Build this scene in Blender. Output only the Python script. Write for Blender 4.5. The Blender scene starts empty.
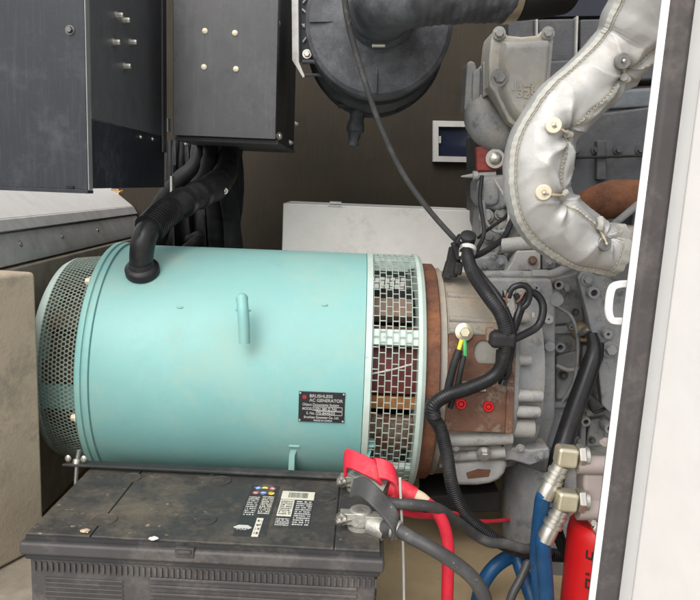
import bpy, bmesh, math, random
from mathutils import Vector, Matrix, noise
random.seed(7)
S = bpy.context.scene
COL = S.collection
R = math.radians
# ---------------------------------------------------------------- camera
PITCH, ROLL, F = R(9.4), R(2.3), 700.0
C = Vector((0, 0, .71))
FW = Vector((0, math.cos(PITCH), -math.sin(PITCH)))
_u = Vector((0, math.sin(PITCH), math.cos(PITCH))); _r = Vector((1, 0, 0))
RV = _r * math.cos(ROLL) + _u * math.sin(ROLL)
UV_ = _u * math.cos(ROLL) - _r * math.sin(ROLL)
cd = bpy.data.cameras.new('camera'); cam = bpy.data.objects.new('camera', cd); COL.objects.link(cam)
cam.matrix_world = Matrix.Translation(C) @ Matrix((RV, UV_, -FW)).transposed().to_4x4()
cd.sensor_width = 36; cd.lens = 36.0; cd.clip_start = .02; cd.clip_end = 2000
S.camera = cam
# ---------------------------------------------------------------- sky, sun, exposure
SUN_EL, SUN_AZ = R(46), R(204)       # azimuth measured clockwise from +Y: behind the camera, to the left
w = bpy.data.worlds.new('World'); S.world = w; w.use_nodes = True
nt = w.node_tree; bg = nt.nodes['Background']
sky = nt.nodes.new('ShaderNodeTexSky'); sky.sky_type = 'NISHITA'; sky.sun_disc = False
sky.sun_elevation = SUN_EL; sky.sun_rotation = SUN_AZ; sky.air_density = 1.0; sky.dust_density = 4.0
hs = nt.nodes.new('ShaderNodeHueSaturation'); hs.inputs['Saturation'].default_value = .22
nt.links.new(sky.outputs[0], hs.inputs['Color']); nt.links.new(hs.outputs[0], bg.inputs['Color'])
bg.inputs['Strength'].default_value = .15
sl = bpy.data.lights.new('sun', 'SUN'); sl.energy = .65; sl.angle = R(60); sl.color = (1, .95, .88)
so = bpy.data.objects.new('sun', sl); COL.objects.link(so)
sd = Vector((math.sin(SUN_AZ) * math.cos(SUN_EL), math.cos(SUN_AZ) * math.cos(SUN_EL), math.sin(SUN_EL)))
so.rotation_euler = sd.to_track_quat('Z', 'Y').to_euler(); so.location = (0, -2, 3)
S.view_settings.view_transform = 'Standard'; S.view_settings.look = 'None'
S.view_settings.exposure = .95; S.view_settings.gamma = 1

# ---------------------------------------------------------------- helpers
def ray(px, py): return FW + RV * ((px - 350) / F) - UV_ * ((py - 300) / F)
def at(px, py, Y): d = ray(px, py); return C + d * (Y / d.y)
def atz(px, py, Z): d = ray(px, py); return C + d * ((Z - C.z) / d.z)
def pz(n, Y): return n * Y / F            # size of n picture units at distance Y

def mat(name, col, rough=.5, metal=0., var=.12, scale=30, bump=.0, bscale=120, dust=None, dcol=(.33, .28, .2),
        dscale=9, coat=0, spec=None, updust=0., scratch=None, chips=0., chipc=(.09, .045, .03), grime=0., dlo=None, dhi=None):
    m = bpy.data.materials.new(name); m.use_nodes = True
    n, l = m.node_tree.nodes, m.node_tree.links
    p = n['Principled BSDF']; p.inputs['Metallic'].default_value = metal
    p.inputs['Coat Weight'].default_value = coat
    p.inputs['Specular IOR Level'].default_value = spec if spec is not None else (.5 if metal else .3)
    tc = n.new('ShaderNodeTexCoord')
    def nz(sc, det=6, ro=.6):
        x = n.new('ShaderNodeTexNoise'); x.inputs['Scale'].default_value = sc
        x.inputs['Detail'].default_value = det; x.inputs['Roughness'].default_value = ro
        l.new(tc.outputs['Object'], x.inputs['Vector']); return x.outputs['Fac']
    def mix(fac, a, b):
        x = n.new('ShaderNodeMix'); x.data_type = 'RGBA'
        if isinstance(fac, float): x.inputs[0].default_value = fac
        else: l.new(fac, x.inputs[0])
        for s, v in ((6, a), (7, b)):
            if isinstance(v, tuple): x.inputs[s].default_value = (*v, 1)
            else: l.new(v, x.inputs[s])
        return x.outputs[2]
    def rng(v, a, b, c=0., d=1.):
        x = n.new('ShaderNodeMapRange'); x.inputs[1].default_value = a; x.inputs[2].default_value = b
        x.inputs[3].default_value = c; x.inputs[4].default_value = d
        l.new(v, x.inputs[0]); return x.outputs[0]
    def mul(a, b):
        x = n.new('ShaderNodeMath'); x.operation = 'MULTIPLY'
        l.new(a, x.inputs[0])
        if isinstance(b, float): x.inputs[1].default_value = b
        else: l.new(b, x.inputs[1])
        return x.outputs[0]
    def add(a, b):
        x = n.new('ShaderNodeMath'); x.operation = 'ADD'; x.use_clamp = True
        l.new(a, x.inputs[0]); l.new(b, x.inputs[1]); return x.outputs[0]
    n1 = nz(scale)
    c = mix(rng(n1, .3, .7), tuple(k * (1 - var) for k in col), tuple(min(1, k * (1 + var)) for k in col))
    rg = rng(nz(scale * .6), .3, .7, max(.02, rough - .08), min(1, rough + .08))
    if dust:
        fn = n.new('ShaderNodeMath'); fn.operation = 'MULTIPLY_ADD'; l.new(nz(dscale * 14, 5, .7), fn.inputs[0]); fn.inputs[1].default_value = .34; fn.inputs[2].default_value = -.17
        sm_ = n.new('ShaderNodeMath'); sm_.operation = 'ADD'; l.new(nz(dscale, 9, .68), sm_.inputs[0]); l.new(fn.outputs[0], sm_.inputs[1])
        f = mul(rng(sm_.outputs[0], dlo or .62 - dust * .35, dhi or .80 - dust * .2), min(1., .35 + dust))
        if updust:
            g = n.new('ShaderNodeNewGeometry'); sx = n.new('ShaderNodeSeparateXYZ'); l.new(g.outputs['Normal'], sx.inputs[0])
            up = mul(rng(sx.outputs['Z'], .2, .95), updust); f = add(f, mul(up, rng(nz(dscale * 3), .25, .6, .5, 1.)))
        c = mix(f, c, dcol)
        x = n.new('ShaderNodeMix'); l.new(f, x.inputs[0]); l.new(rg, x.inputs[2]); x.inputs[3].default_value = .85; rg = x.outputs[0]
    if grime:                                  # dark oily stains with their own outline
        f = mul(rng(nz(dscale * 1.7, 8, .7), .56, .70), grime)
        c = mix(f, c, tuple(k * .35 for k in col))
    if chips:                                  # knocked-off paint
        f = mul(rng(nz(95, 3, .5), .73 - chips * .1, .75 - chips * .1), rng(nz(9, 3), .5, .62))
        c = mix(f, c, chipc)
    if scratch:
        mp = n.new('ShaderNodeMapping'); mp.inputs['Scale'].default_value = (60, 60, 4); l.new(tc.outputs['Object'], mp.inputs[0])
        x = n.new('ShaderNodeTexNoise'); x.inputs['Scale'].default_value = 3; x.inputs['Detail'].default_value = 6
        l.new(mp.outputs[0], x.inputs['Vector'])
        f = mul(rng(x.outputs['Fac'], .52, .78), scratch)
        c = mix(f, c, (.35, .35, .35))
    l.new(c, p.inputs['Base Color']); l.new(rg, p.inputs['Roughness'])
    if bump:
        b = n.new('ShaderNodeBump'); b.inputs['Strength'].default_value = bump; b.inputs['Distance'].default_value = .002
        l.new(nz(bscale, 4), b.inputs['Height']); l.new(b.outputs[0], p.inputs['Normal'])
    return m

def finish(o, bm, m, sharp=38, bevel=0, bseg=2, smooth=True):
    me = o.data
    bmesh.ops.recalc_face_normals(bm, faces=bm.faces)
    bm.to_mesh(me); bm.free()
    for x in (m if isinstance(m, (list, tuple)) else [m]): me.materials.append(x)
    if smooth:
        me.polygons.foreach_set('use_smooth', [True] * len(me.polygons)); me.set_sharp_from_angle(angle=R(sharp))
    if bevel:
        b = o.modifiers.new('bevel', 'BEVEL'); b.width = bevel; b.segments = bseg; b.limit_method = 'ANGLE'; b.angle_limit = R(40)
        b.harden_normals = smooth
def W(o):                                     # world matrix without waiting for the depsgraph
    mtx = o.matrix_basis.copy()
    return W(o.parent) @ mtx if o.parent else mtx
def obj(name, bm, m, parent=None, local=False, **k):
    """one mesh object; bm is in world space unless local"""
    o = bpy.data.objects.new(name, bpy.data.meshes.new(name)); COL.objects.link(o)
    if parent:
        o.parent = parent
        if not local: bm.transform(W(parent).inverted())
    elif not local:
        v = [x.co for x in bm.verts]
        b = Vector((sum(x.x for x in v) / len(v), sum(x.y for x in v) / len(v), min(x.z for x in v)))
        bm.transform(Matrix.Translation(-b)); o.location = b
    finish(o, bm, m, **k)
    return o
def thing(name, label, cat, loc, rz=0, group=None):
    o = bpy.data.objects.new(name, None); COL.objects.link(o); o.location = loc; o.rotation_euler = (0, 0, rz)
    o.empty_display_size = .05
    return tag(o, label, cat, group)
def tag(o, label, cat, group=None):
    o['label'] = label; o['category'] = cat
    if group: o['group'] = group
    return o
def struct(o): o['kind'] = 'structure'; return o
def BM(): return bmesh.new()
def frame(d, ref=None):
    d = Vector(d).normalized()
    ref = Vector(ref) if ref else (Vector((0, 0, 1)) if abs(d.z) < .9 else Vector((0, 1, 0)))
    x = ref.cross(d).normalized(); y = d.cross(x)
    return x, y, d
def box(bm, c, s, rot=None):
    M = Matrix.Translation(Vector(c)) @ (rot.to_4x4() if rot else Matrix()) @ Matrix.Diagonal((*s, 1))
    bmesh.ops.create_cube(bm, size=1, matrix=M); return bm
def bx(bm, a, b):
    a, b = Vector(a), Vector(b)
    return box(bm, (a + b) / 2, [abs(q) for q in (b - a)])
def prism(bm, pts, vec):
    f = [bm.verts.new(p) for p in pts]; g = [bm.verts.new(Vector(p) + Vector(vec)) for p in pts]
    bm.faces.new(f); bm.faces.new(g[::-1]); n = len(pts)
    for i in range(n): bm.faces.new((f[i], g[i], g[(i + 1) % n], f[(i + 1) % n]))
    return bm
def pp(bm, px, Y, t): return prism(bm, [at(x, y, Y) for x, y in px], (0, t, 0))
def lathe(bm, o, d, prof, seg=32, ref=None, a0=0, a1=360):
    x, y, z = frame(d, ref); o = Vector(o); full = abs(a1 - a0) >= 360
    n = seg if full else seg + 1; rings = []
    for t, r in prof:
        rings.append([bm.verts.new(o + z * t + x * (r * math.cos(R(a0 + (a1 - a0) * k / seg))) + y * (r * math.sin(R(a0 + (a1 - a0) * k / seg)))) for k in range(n)])
    for i in range(len(rings) - 1):
        for k in range(n if full else n - 1):
            q = (k + 1) % n
            bm.faces.new((rings[i][k], rings[i][q], rings[i + 1][q], rings[i + 1][k]))
    for rg, rv in ((rings[0], True), (rings[-1], False)):
        if full and prof[0 if rv else -1][1] > 1e-5: bm.faces.new(rg[::-1] if rv else rg)
    return bm
def cyl(bm, a, b, r, r2=None, seg=24, ch=0):
    a, b = Vector(a), Vector(b); L = (b - a).length; r2 = r if r2 is None else r2
    pr = [(0, r), (L, r2)] if not ch else [(0, r - ch), (ch, r), (L - ch, r2), (L, r2 - ch)]
    return lathe(bm, a, b - a, pr, seg)
def spline(pts, n):
    P = [Vector(p) for p in pts]; P = [P[0] * 2 - P[1]] + P + [P[-1] * 2 - P[-2]]
    out = []
    m = len(P) - 3
    for i in range(n + 1):
        u = m * i / n; k = min(int(u), m - 1); t = u - k
        a, b, c, d = P[k:k + 4]
        out.append(.5 * ((2 * b) + (c - a) * t + (2 * a - 5 * b + 4 * c - d) * t * t + (3 * b - a - 3 * c + d) * t ** 3))
    # even spacing
    L = [0]
    for i in range(n): L.append(L[-1] + (out[i + 1] - out[i]).length)
    res = []; j = 0
    for i in range(n + 1):
        s = L[-1] * i / n
        while j < n - 1 and L[j + 1] < s: j += 1
        q = (s - L[j]) / max(1e-9, L[j + 1] - L[j]); res.append(out[j].lerp(out[j + 1], min(1, max(0, q))))
    return res, L[-1]
def tube(bm, pts, r, seg=14, n=None, corr=0, pitch=.004, caps=True, wob=0):
    """swept round hose; r a number or a list along the path; corr = depth of corrugations"""
    ap = sum((Vector(pts[i + 1]) - Vector(pts[i])).length for i in range(len(pts) - 1))
    n = n or (int(ap / pitch * 5) if corr else max(10, int(ap / .006)))
    P, L = spline(pts, n); fr = None; rings = []
    for i, p in enumerate(P):
        t = (P[min(i + 1, n)] - P[max(i - 1, 0)]).normalized()
        if fr is None: fr = frame(t)[0]
        fr = (fr - t * fr.dot(t)).normalized(); y = t.cross(fr); s = L * i / n
        if isinstance(r, (list, tuple)):
            u = (len(r) - 1) * i / n; k = min(int(u), len(r) - 2); rr = r[k] + (r[k + 1] - r[k]) * (u - k)
        else: rr = r
        if corr: rr += corr * (1 if (s / pitch) % 1 < .55 else -1) * .5
        if wob: rr += wob * noise.noise(p * 60)
        rings.append([bm.verts.new(p + fr * (rr * math.cos(2 * math.pi * k / seg)) + y * (rr * math.sin(2 * math.pi * k / seg))) for k in range(seg)])
    for i in range(n):
        for k in range(seg):
            q = (k + 1) % seg; bm.faces.new((rings[i][k], rings[i][q], rings[i + 1][q], rings[i + 1][k]))
    if caps: bm.faces.new(rings[0][::-1]); bm.faces.new(rings[-1])
    return bm
def ptube(bm, px, r, **k):                    # px: (x, y, Y) triples
    return tube(bm, [at(*q) for q in px], r, **k)
def ribbon(bm, pts, wv, th, n=24):
    """a bent strap: pts the path, wv half-width vector, th thickness"""
    P, L = spline(pts, n); wv = Vector(wv); rings = []
    for i, p in enumerate(P):
        t = (P[min(i + 1, n)] - P[max(i - 1, 0)]).normalized(); u = t.cross(wv).normalized() * th / 2
        rings.append([bm.verts.new(p + wv + u), bm.verts.new(p - wv + u), bm.verts.new(p - wv - u), bm.verts.new(p + wv - u)])
    for i in range(n):
        for k in range(4): bm.faces.new((rings[i][k], rings[i][(k + 1) % 4], rings[i + 1][(k + 1) % 4], rings[i + 1][k]))
    bm.faces.new(rings[0][::-1]); bm.faces.new(rings[-1]); return bm
def hexa(bm, p, d, r, h, washer=True, dome=False):
    p = Vector(p); d = Vector(d).normalized()
    if washer: lathe(bm, p, d, [(0, r * 1.45), (h * .22, r * 1.45)], 20)
    if dome: lathe(bm, p, d, [(0, r), (h * .5, r * .95), (h * .85, r * .6), (h, .00001)], 16)
    else:
        lathe(bm, p + d * h * .2, d, [(0, r), (h * .65, r), (h * .8, r * .86)], 6)
        lathe(bm, p + d * h * .3, d, [(0, r * .5), (h * .6, r * .5)], 10)
    return bm
def bolt(px, py, Y, r, m, parent, d=(0, -1, 0), h=None, name='bolt', dome=False, washer=True):
    return obj(name, hexa(BM(), at(px, py, Y), d, pz(r, Y), h or pz(r, Y) * 1.3, washer, dome), m, parent)
def boss(px, py, Y, r, m, parent, depth=.03, hole=.45, d=(0, -1, 0), name='boss', proud=.012):
    """raised round boss with a bored hole"""
    p = at(px, py, Y); d = Vector(d); rr = pz(r, Y); bm = BM()
    lathe(bm, p - d * depth, d, [(0, rr * 1.15), (depth + proud - .002, rr), (depth + proud, rr * .93), (depth + proud, rr * hole), (depth * .3, rr * hole), (depth * .3, .00001)], 24)
    return obj(name, bm, m, parent)
def text(s, M, size, m, parent, name='lettering', ext=.0004, sx=1., align='LEFT', bold=0):
    cu = bpy.data.curves.new(name, 'FONT'); cu.body = s; cu.size = size; cu.extrude = ext; cu.align_x = align; cu.offset = bold
    t = bpy.data.objects.new('tmp', cu); COL.objects.link(t)
    dg = bpy.context.evaluated_depsgraph_get(); dg.update()
    me = bpy.data.meshes.new_from_object(t.evaluated_get(dg)); bpy.data.objects.remove(t)
    bm = BM(); bm.from_mesh(me); bpy.data.meshes.remove(me)
    bm.transform(M @ Matrix.Diagonal((sx, 1, 1, 1)))
    return obj(name, bm, m, parent, smooth=False)
def basis(o, x, y):                            # matrix with x right, y up on a face
    x = Vector(x).normalized(); z = x.cross(Vector(y)).normalized(); y = z.cross(x)
    return Matrix.Translation(Vector(o)) @ Matrix((x, y, z)).transposed().to_4x4()

# ---------------------------------------------------------------- materials
TEAL = mat('teal_paint', (.168, .355, .338), .5, var=.07, scale=5, bump=.14, bscale=38, dust=.38, dcol=(.25, .36, .31), dscale=6, updust=.2, chips=.3, chipc=(.26, .30, .25), scratch=.09, grime=.12)
TEALG = mat('teal_grey_paint', (.38, .46, .42), .55, var=.1, chips=.4, bump=.05, dust=.25, dcol=(.45, .42, .34))
MESHP = mat('dusty_teal_mesh', (.22, .26, .215), .65, var=.2, dust=.5, dcol=(.24, .19, .125), dscale=9)
GRILP = mat('dull_teal_bars', (.255, .31, .275), .6, var=.15, dust=.4, dcol=(.27, .24, .19), dscale=16)
FANB = mat('dark_brown_dust', (.07, .052, .035), .85, var=.3, dust=.3, dcol=(.12, .09, .06))
RUST = mat('rust', (.10, .045, .028), .85, var=.45, scale=18, bump=.6, bscale=150, dust=.55, dcol=(.22, .09, .04), dscale=14, grime=.5)
RUSTP = mat('rust_plate', (.095, .046, .028), .7, var=.45, scale=18, bump=.4, bscale=140, dust=.5, dcol=(.19, .155, .12), dscale=13, dlo=.5, dhi=.62, grime=.6)
CAST = mat('grey_engine_paint', (.185, .192, .197), .5, var=.16, scale=25, bump=.55, bscale=190, dust=.42, dcol=(.29, .265, .22), dscale=16, updust=.35, grime=.85)
CASTL = mat('light_grey_engine_paint', (.265, .265, .255), .5, var=.14, bump=.5, bscale=190, dust=.35, dcol=(.34, .30, .23), dscale=16, updust=.3, grime=.8)
CASTD = mat('dark_grey_engine_paint', (.05, .052, .056), .5, var=.2, bump=.4, bscale=180, dust=.3, dcol=(.11, .102, .09), updust=.2, grime=.4)
TAN = mat('dusty_bell_housing', (.20, .192, .172), .6, var=.2, scale=16, bump=.6, bscale=170, dust=.5, dcol=(.34, .27, .18), dscale=13, updust=.35, grime=.85)
BLACKP = mat('black_powder_coat', (.015, .018, .024), .42, var=.15, scale=10, bump=.06, bscale=300, dust=.2, dcol=(.075, .08, .085), dscale=5, scratch=.04)
SIDEP = mat('dark_grey_powder_coat', (.072, .073, .076), .42, var=.12, bump=.05, bscale=300, dust=.25, dcol=(.09, .09, .088), scratch=.05)
COVER = mat('brushed_grey_cover', (.05, .05, .053), .3, metal=.4, var=.1, bump=.04, bscale=300, dust=.2, dcol=(.105, .105, .10), scratch=.04, grime=.5)
BLACK = mat('black_plastic', (.013, .013, .014), .62, var=.2, bump=.2, dust=.35, dcol=(.04, .038, .035))
LOOM = mat('black_loom', (.014, .014, .015), .36, var=.15, dust=.25, dcol=(.05, .047, .044), dscale=20)
HOSE = mat('grey_black_rubber', (.045, .047, .052), .55, var=.2, bump=.2, dust=.5, dcol=(.12, .125, .135), dscale=16)
BATT = mat('battery_plastic', (.026, .026, .027), .5, var=.12, bump=.12, bscale=400, dust=.25, dcol=(.12, .105, .09), dscale=10)
BATTSIDE = mat('battery_case_plastic', (.05, .047, .046), .5, var=.1, bump=.12, bscale=400, dust=.4, dcol=(.13, .115, .105), dscale=10)
BATTOP = mat('dusty_battery_lid', (.036, .034, .033), .55, var=.2, bump=.2, bscale=300, dust=.6, dcol=(.105, .089, .066), dscale=7, dlo=.42, dhi=.64, chips=.75, chipc=(.19, .165, .12), grime=.4)
ZINC = mat('zinc_plate', (.50, .48, .43), .36, metal=.9, var=.12, bump=.1)
ZINCY = mat('yellow_zinc', (.60, .55, .40), .33, metal=.75, var=.12, dust=.2, dcol=(.5, .45, .34))
STEEL = mat('bare_steel', (.55, .54, .52), .38, metal=.9, var=.2, bump=.2, dust=.2, dcol=(.4, .36, .3))
LEAD = mat('lead_grey', (.33, .32, .29), .5, metal=.6, var=.25, scale=60, bump=.5, bscale=200, dust=.4, dcol=(.42, .42, .36), dscale=40)
ALU = mat('aluminium_trim', (.46, .45, .43), .4, metal=.4, var=.06)
WHITE = mat('white_paint', (.8, .79, .765), .35, var=.02)
DOORW = mat('chalky_white_door', (.60, .58, .555), .45, var=.03, bump=.05, dust=.2, dcol=(.5, .47, .43), dscale=4)
WALLW = mat('dusty_white_panel', (.66, .635, .60), .5, var=.05, dust=.2, dcol=(.45, .38, .3))
CREAM = mat('cream_panel', (.80, .775, .73), .45, var=.04, dust=.15, dcol=(.45, .4, .32))
RAIL = mat('galvanised_rail', (.55, .54, .52), .45, metal=.2, var=.15, dust=.3, dcol=(.3, .27, .23))
EDGEHL = mat('edge_highlight_grey', (.22, .22, .22), .45, metal=.3, var=.15)  # grey that paints the highlight along the cabinet's front edge
DARKM = mat('dark_steel', (.09, .09, .085), .4, metal=.6, var=.2)
CASTW = mat('warm_grey_casting', (.34, .335, .31), .48, var=.1, bump=.5, bscale=210, dust=.4, dcol=(.38, .32, .23), dscale=16, grime=.35)
BROWN = mat('brown_black_wall', (.024, .0185, .011), .75, var=.2, bump=.15, scale=5, dust=.35, dcol=(.034, .025, .014), grime=.4, scratch=.02)
DIRT = mat('dirty_brown_liner', (.30, .26, .205), .85, var=.2, bump=.2, dust=.3, dcol=(.2, .17, .13))
BLOCK = mat('tan_foam', (.36, .30, .22), .88, var=.1, scale=12, bump=.4, bscale=160, dust=.45, dcol=(.235, .20, .155), dscale=4.5, dlo=.5, dhi=.6, grime=.25, chips=.4, chipc=(.3, .24, .18))
RUBBER = mat('grey_rubber_seal', (.052, .047, .046), .62, var=.12, bump=.12, dust=.3, dcol=(.14, .125, .115))
NAVY = mat('navy_glass', (.012, .015, .03), .12, var=.1)
PLATE = mat('nameplate_black', (.02, .02, .021), .3, var=.1)
INK = mat('printed_white', (.45, .45, .42), .5, var=.05)
INKP = mat('plate_print', (.34, .34, .32), .5)
INKY = mat('printed_cream', (.54, .52, .43), .5, var=.05)
REDB = mat('red_boot', (.52, .020, .040), .45, var=.1, bump=.12, dust=.25, dcol=(.42, .14, .13), dscale=22, grime=.45, chips=.4, chipc=(.12, .03, .03))
REDF = mat('red_paint', (.47, .010, .012), .36, var=.06)
REDD = mat('dark_red_winding', (.075, .012, .009), .5, var=.3, scale=60, bump=.2)
REDM = mat('worn_red_paint', (.20, .03, .025), .55, var=.3, dust=.3, dcol=(.2, .15, .12))
ORANGE = mat('orange_varnish', (.24, .11, .04), .5, var=.25)
PINKG = mat('dusty_copper', (.17, .115, .085), .55, var=.2, dust=.3)
MANI = mat('primer_grey_brown', (.30, .255, .235), .5, var=.08, dust=.25, dcol=(.3, .24, .18))
BLUE = mat('blue_hose', (.007, .052, .135), .42, var=.15, bump=.15, dust=.25, dcol=(.06, .10, .15), dscale=20, grime=.5, chips=.4, chipc=(.2, .2, .2))
GREYB = mat('grey_boot', (.045, .045, .045), .45, var=.15, bump=.15, dust=.35, dcol=(.115, .112, .105), dscale=22, chips=.5, chipc=(.2, .19, .17))
SILVER = mat('silver_fabric', (.385, .38, .365), .46, metal=.35, var=.07, scale=14, bump=.28, bscale=900, dust=.3, dcol=(.37, .33, .27), dscale=9, grime=.3, scratch=.08)
SEAM = mat('greyed_seam_cloth', (.36, .355, .32), .6, var=.1, bump=.3, bscale=500)
GREYD = mat('tarnished_disc', (.17, .165, .155), .4, metal=.4, var=.25, scale=120)
CREAMD = mat('cream_disc', (.60, .54, .40), .45, var=.06)
THREAD = mat('tan_thread', (.40, .33, .22), .7, var=.2)
FLOORM = mat('tan_dirty_floor', (.37, .28, .165), .75, var=.2, scale=8, bump=.1, dust=.35, dcol=(.26, .2, .13))
GROUND = mat('pale_concrete', (.45, .435, .41), .85, var=.1, scale=3, bump=.2, bscale=20)
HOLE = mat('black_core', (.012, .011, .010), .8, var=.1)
YEL = mat('yellow_insulation', (.7, .55, .03), .4); GRN = mat('green_insulation', (.05, .3, .1), .4)
COPPER = mat('bare_copper', (.28, .14, .10), .4, metal=.6)
FOAM = mat('orange_foam_scrap', (.40, .20, .07), .85, var=.3, bump=.4)
CHIP = mat('pale_flake', (.72, .68, .6), .7, var=.1)
DOTB = mat('printed_blue', (.15, .3, .65), .5); DOTY = mat('printed_yellow', (.7, .5, .04), .5); DOTR = mat('printed_red', (.6, .12, .12), .5)

# ---------------------------------------------------------------- ground, floor, enclosure
g = struct(obj('ground', bx(BM(), (-60, -80, -.52), (60, 60, -.5)), GROUND))
struct(obj('floor', bx(BM(), (-.61, .69, .0), (1.3, 1.95, .04)), FLOORM))
enc = thing('generator_enclosure', 'steel enclosure around the generator with dark back wall and pale left wall', 'enclosure', (.3, 1.3, 0))
obj('back_wall', bx(BM(), (-.65, 1.95, 0), (1.3, 1.99, 1.45)), BROWN, enc)
obj('side_wall', bx(BM(), (-.65, .70, .0), (-.612, 1.95, .627)), WALLW, enc)
obj('sloping_panel', prism(BM(), [(-.612, .72, .627), (-.86, .72, .82), (-.862, .72, .80), (-.62, .72, .615)], (0, 1.23, 0)), WALLW, enc)  # wall made to lean outward so that it catches sky and sun
obj('side_wall', bx(BM(), (1.3, .70, 0), (1.34, 1.99, 1.6)), BROWN, enc)
bm = prism(BM(), [(-.612, .72, .626), (-.606, .72, .626), (-.594, .72, .606), (-.612, .72, .604)], (0, 1.22, 0)); prism(bm, [(-.612, .72, .602), (-.598, .72, .602), (-.580, .72, .56), (-.580, .72, .55), (-.612, .72, .55)], (0, 1.22, 0))  # rail faces slanted so that they pick up light from above
rl = obj('rail', bm, RAIL, enc, bevel=.002)
for y in (1.24, 1.42, 1.62): obj('bolt', hexa(BM(), (-.590, y, .582), (.92, 0, .38), .004, .004, dome=True), ZINC, rl)
obj('liner_ledge', bx(BM(), (-.612, 1.02, .06), (-.574, 1.94, .546)), DIRT, enc, bevel=.004)
obj('base_sill', bx(BM(), (-.62, .74, .04), (-.41, 1.06, .122)), DIRT, enc, bevel=.003)
# framed opening in the back wall
a = at(433, 121, 1.93)
bm = BM()
fo = [at(433, 120.5, 1.93), at(486, 121.5, 1.93), at(486, 162.5, 1.93), at(433, 161.5, 1.93)]
fi = [at(438.5, 126.5, 1.93), at(480, 127, 1.93), at(480, 157, 1.93), at(438.5, 156, 1.93)]
for i in range(4):
    j = (i + 1) % 4; prism(bm, [fo[i], fo[j], fi[j], fi[i]], (0, .02, 0))
wf = obj('opening_frame', bm, ALU, enc)
obj('pane', prism(BM(), [p + Vector((0, .012, 0)) for p in fi], (0, .004, 0)), NAVY, wf)
obj('latch', pp(BM(), [(438.7, 136), (441, 136), (441, 143), (438.7, 143)], 1.938, .004), ALU, wf)

blk = BM()
rot = Matrix.Rotation(R(9), 3, 'Z')
prism(blk, [(-.75, .86, .125), (-.545, .86, .125), (-.515, .935, .125), (-.468, 1.03, .125), (-.60, 1.05, .125), (-.75, 1.05, .125)], (0, 0, .438))
tag(obj('insulation_block', blk, BLOCK, bevel=.006, bseg=3), 'tan stained foam slab standing left of the battery and the teal drum', 'foam block')

# ---------------------------------------------------------------- door frame and door
df = thing('door_frame', 'white door post with grey rubber seal and white loop catch right of the engine', 'door frame', (.33, .68, 0))
YD = .66
def pil(px, Y0, t, extra=700):
    # column between two picture edges, extended past the frame at both ends
    (x0, y0, x1, y1), (x2, y2, x3, y3) = px
    def ln(xa, ya, xb, yb, y): return (xa + (xb - xa) * (y - ya) / (yb - ya), y)
    pts = [at(*ln(x0, y0, x1, y1, -300), Y0), at(*ln(x2, y2, x3, y3, -300), Y0), at(*ln(x2, y2, x3, y3, 900), Y0), at(*ln(x0, y0, x1, y1, 900), Y0)]
    return prism(BM(), pts, (0, t, 0))
obj('post', pil(((663, 0, 589.5, 600), (673.5, 0, 598, 600)), YD, .004), WHITE, df, bevel=.001)
obj('rubber_seal', pil(((673, 0, 597.5, 600), (698, 0, 621, 600)), YD - .006, .03), RUBBER, df, bevel=.006, bseg=3)
obj('post_back', pil(((672.5, 0, 598, 600), (760, 0, 690, 600)), YD + .03, .02), WHITE, df)
bm = BM()
lp = [(634, 284, .69), (622, 284, .69), (613.5, 286.5, .69), (610.5, 293, .69), (609, 303, .69), (608.8, 312, .69), (611, 319, .69), (616, 321, .69), (629, 321, .69)]
P, _ = spline([at(*q) for q in lp], 40)
for i in range(40):
    pass
rings = []
for i, p in enumerate(P):
    t = (P[min(i + 1, 40)] - P[max(i - 1, 0)]).normalized(); u = t.cross(Vector((0, 1, 0))).normalized() * .0034; v = Vector((0, .003, 0))
    rings.append([bm.verts.new(p + u + v), bm.verts.new(p - u + v), bm.verts.new(p - u - v), bm.verts.new(p + u - v)])
for i in range(40):
    for k in range(4): bm.faces.new((rings[i][k], rings[i][(k + 1) % 4], rings[i + 1][(k + 1) % 4], rings[i + 1][k]))
bm.faces.new(rings[0][::-1]); bm.faces.new(rings[-1])
st = obj('striker_loop', bm, WHITE, df, bevel=.001)
door = thing('enclosure_door', 'white door swung open towards the viewer at the right edge', 'door', (.36, .6, 0))
h0, h1 = at(699, 0, .645), at(621.5, 600, .645)
up = (h0 - h1).normalized(); b0 = h1 - up * .6; t0 = h0 + up * .5
dv = Vector((.16, -.62, 0)); nv = Vector((.62, .16, 0)).normalized() * .03
obj('door_panel', prism(BM(), [b0 + Vector((.006, 0, 0)), b0 + dv, b0 + dv + nv, b0 + nv + Vector((.006, 0, 0))], t0 - b0), DOORW, door, bevel=.008, bseg=4)

# ---------------------------------------------------------------- white box behind the alternator
wb = thing('white_box', 'low white sheet metal box behind the teal drum against the back wall', 'box', (.03, 1.66, .04))
q = [at(283, 203.5, 1.6), at(477, 210, 1.6)]
bm = bx(BM(), (q[0].x, 1.60, .04), (q[1].x, 1.78, (q[0].z + q[1].z) / 2)); obj('casing', bm, CREAM, wb, bevel=.003)
c = at(335, 205, 1.6)
bm = bx(BM(), c + Vector((-.016, -.004, -.003)), c + Vector((.016, .02, .003))); cyl(bm, c + Vector((-.012, -.002, .004)), c + Vector((.014, -.002, .004)), .0045, seg=12)
obj('hinge', bm, ALU, wb)

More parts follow.
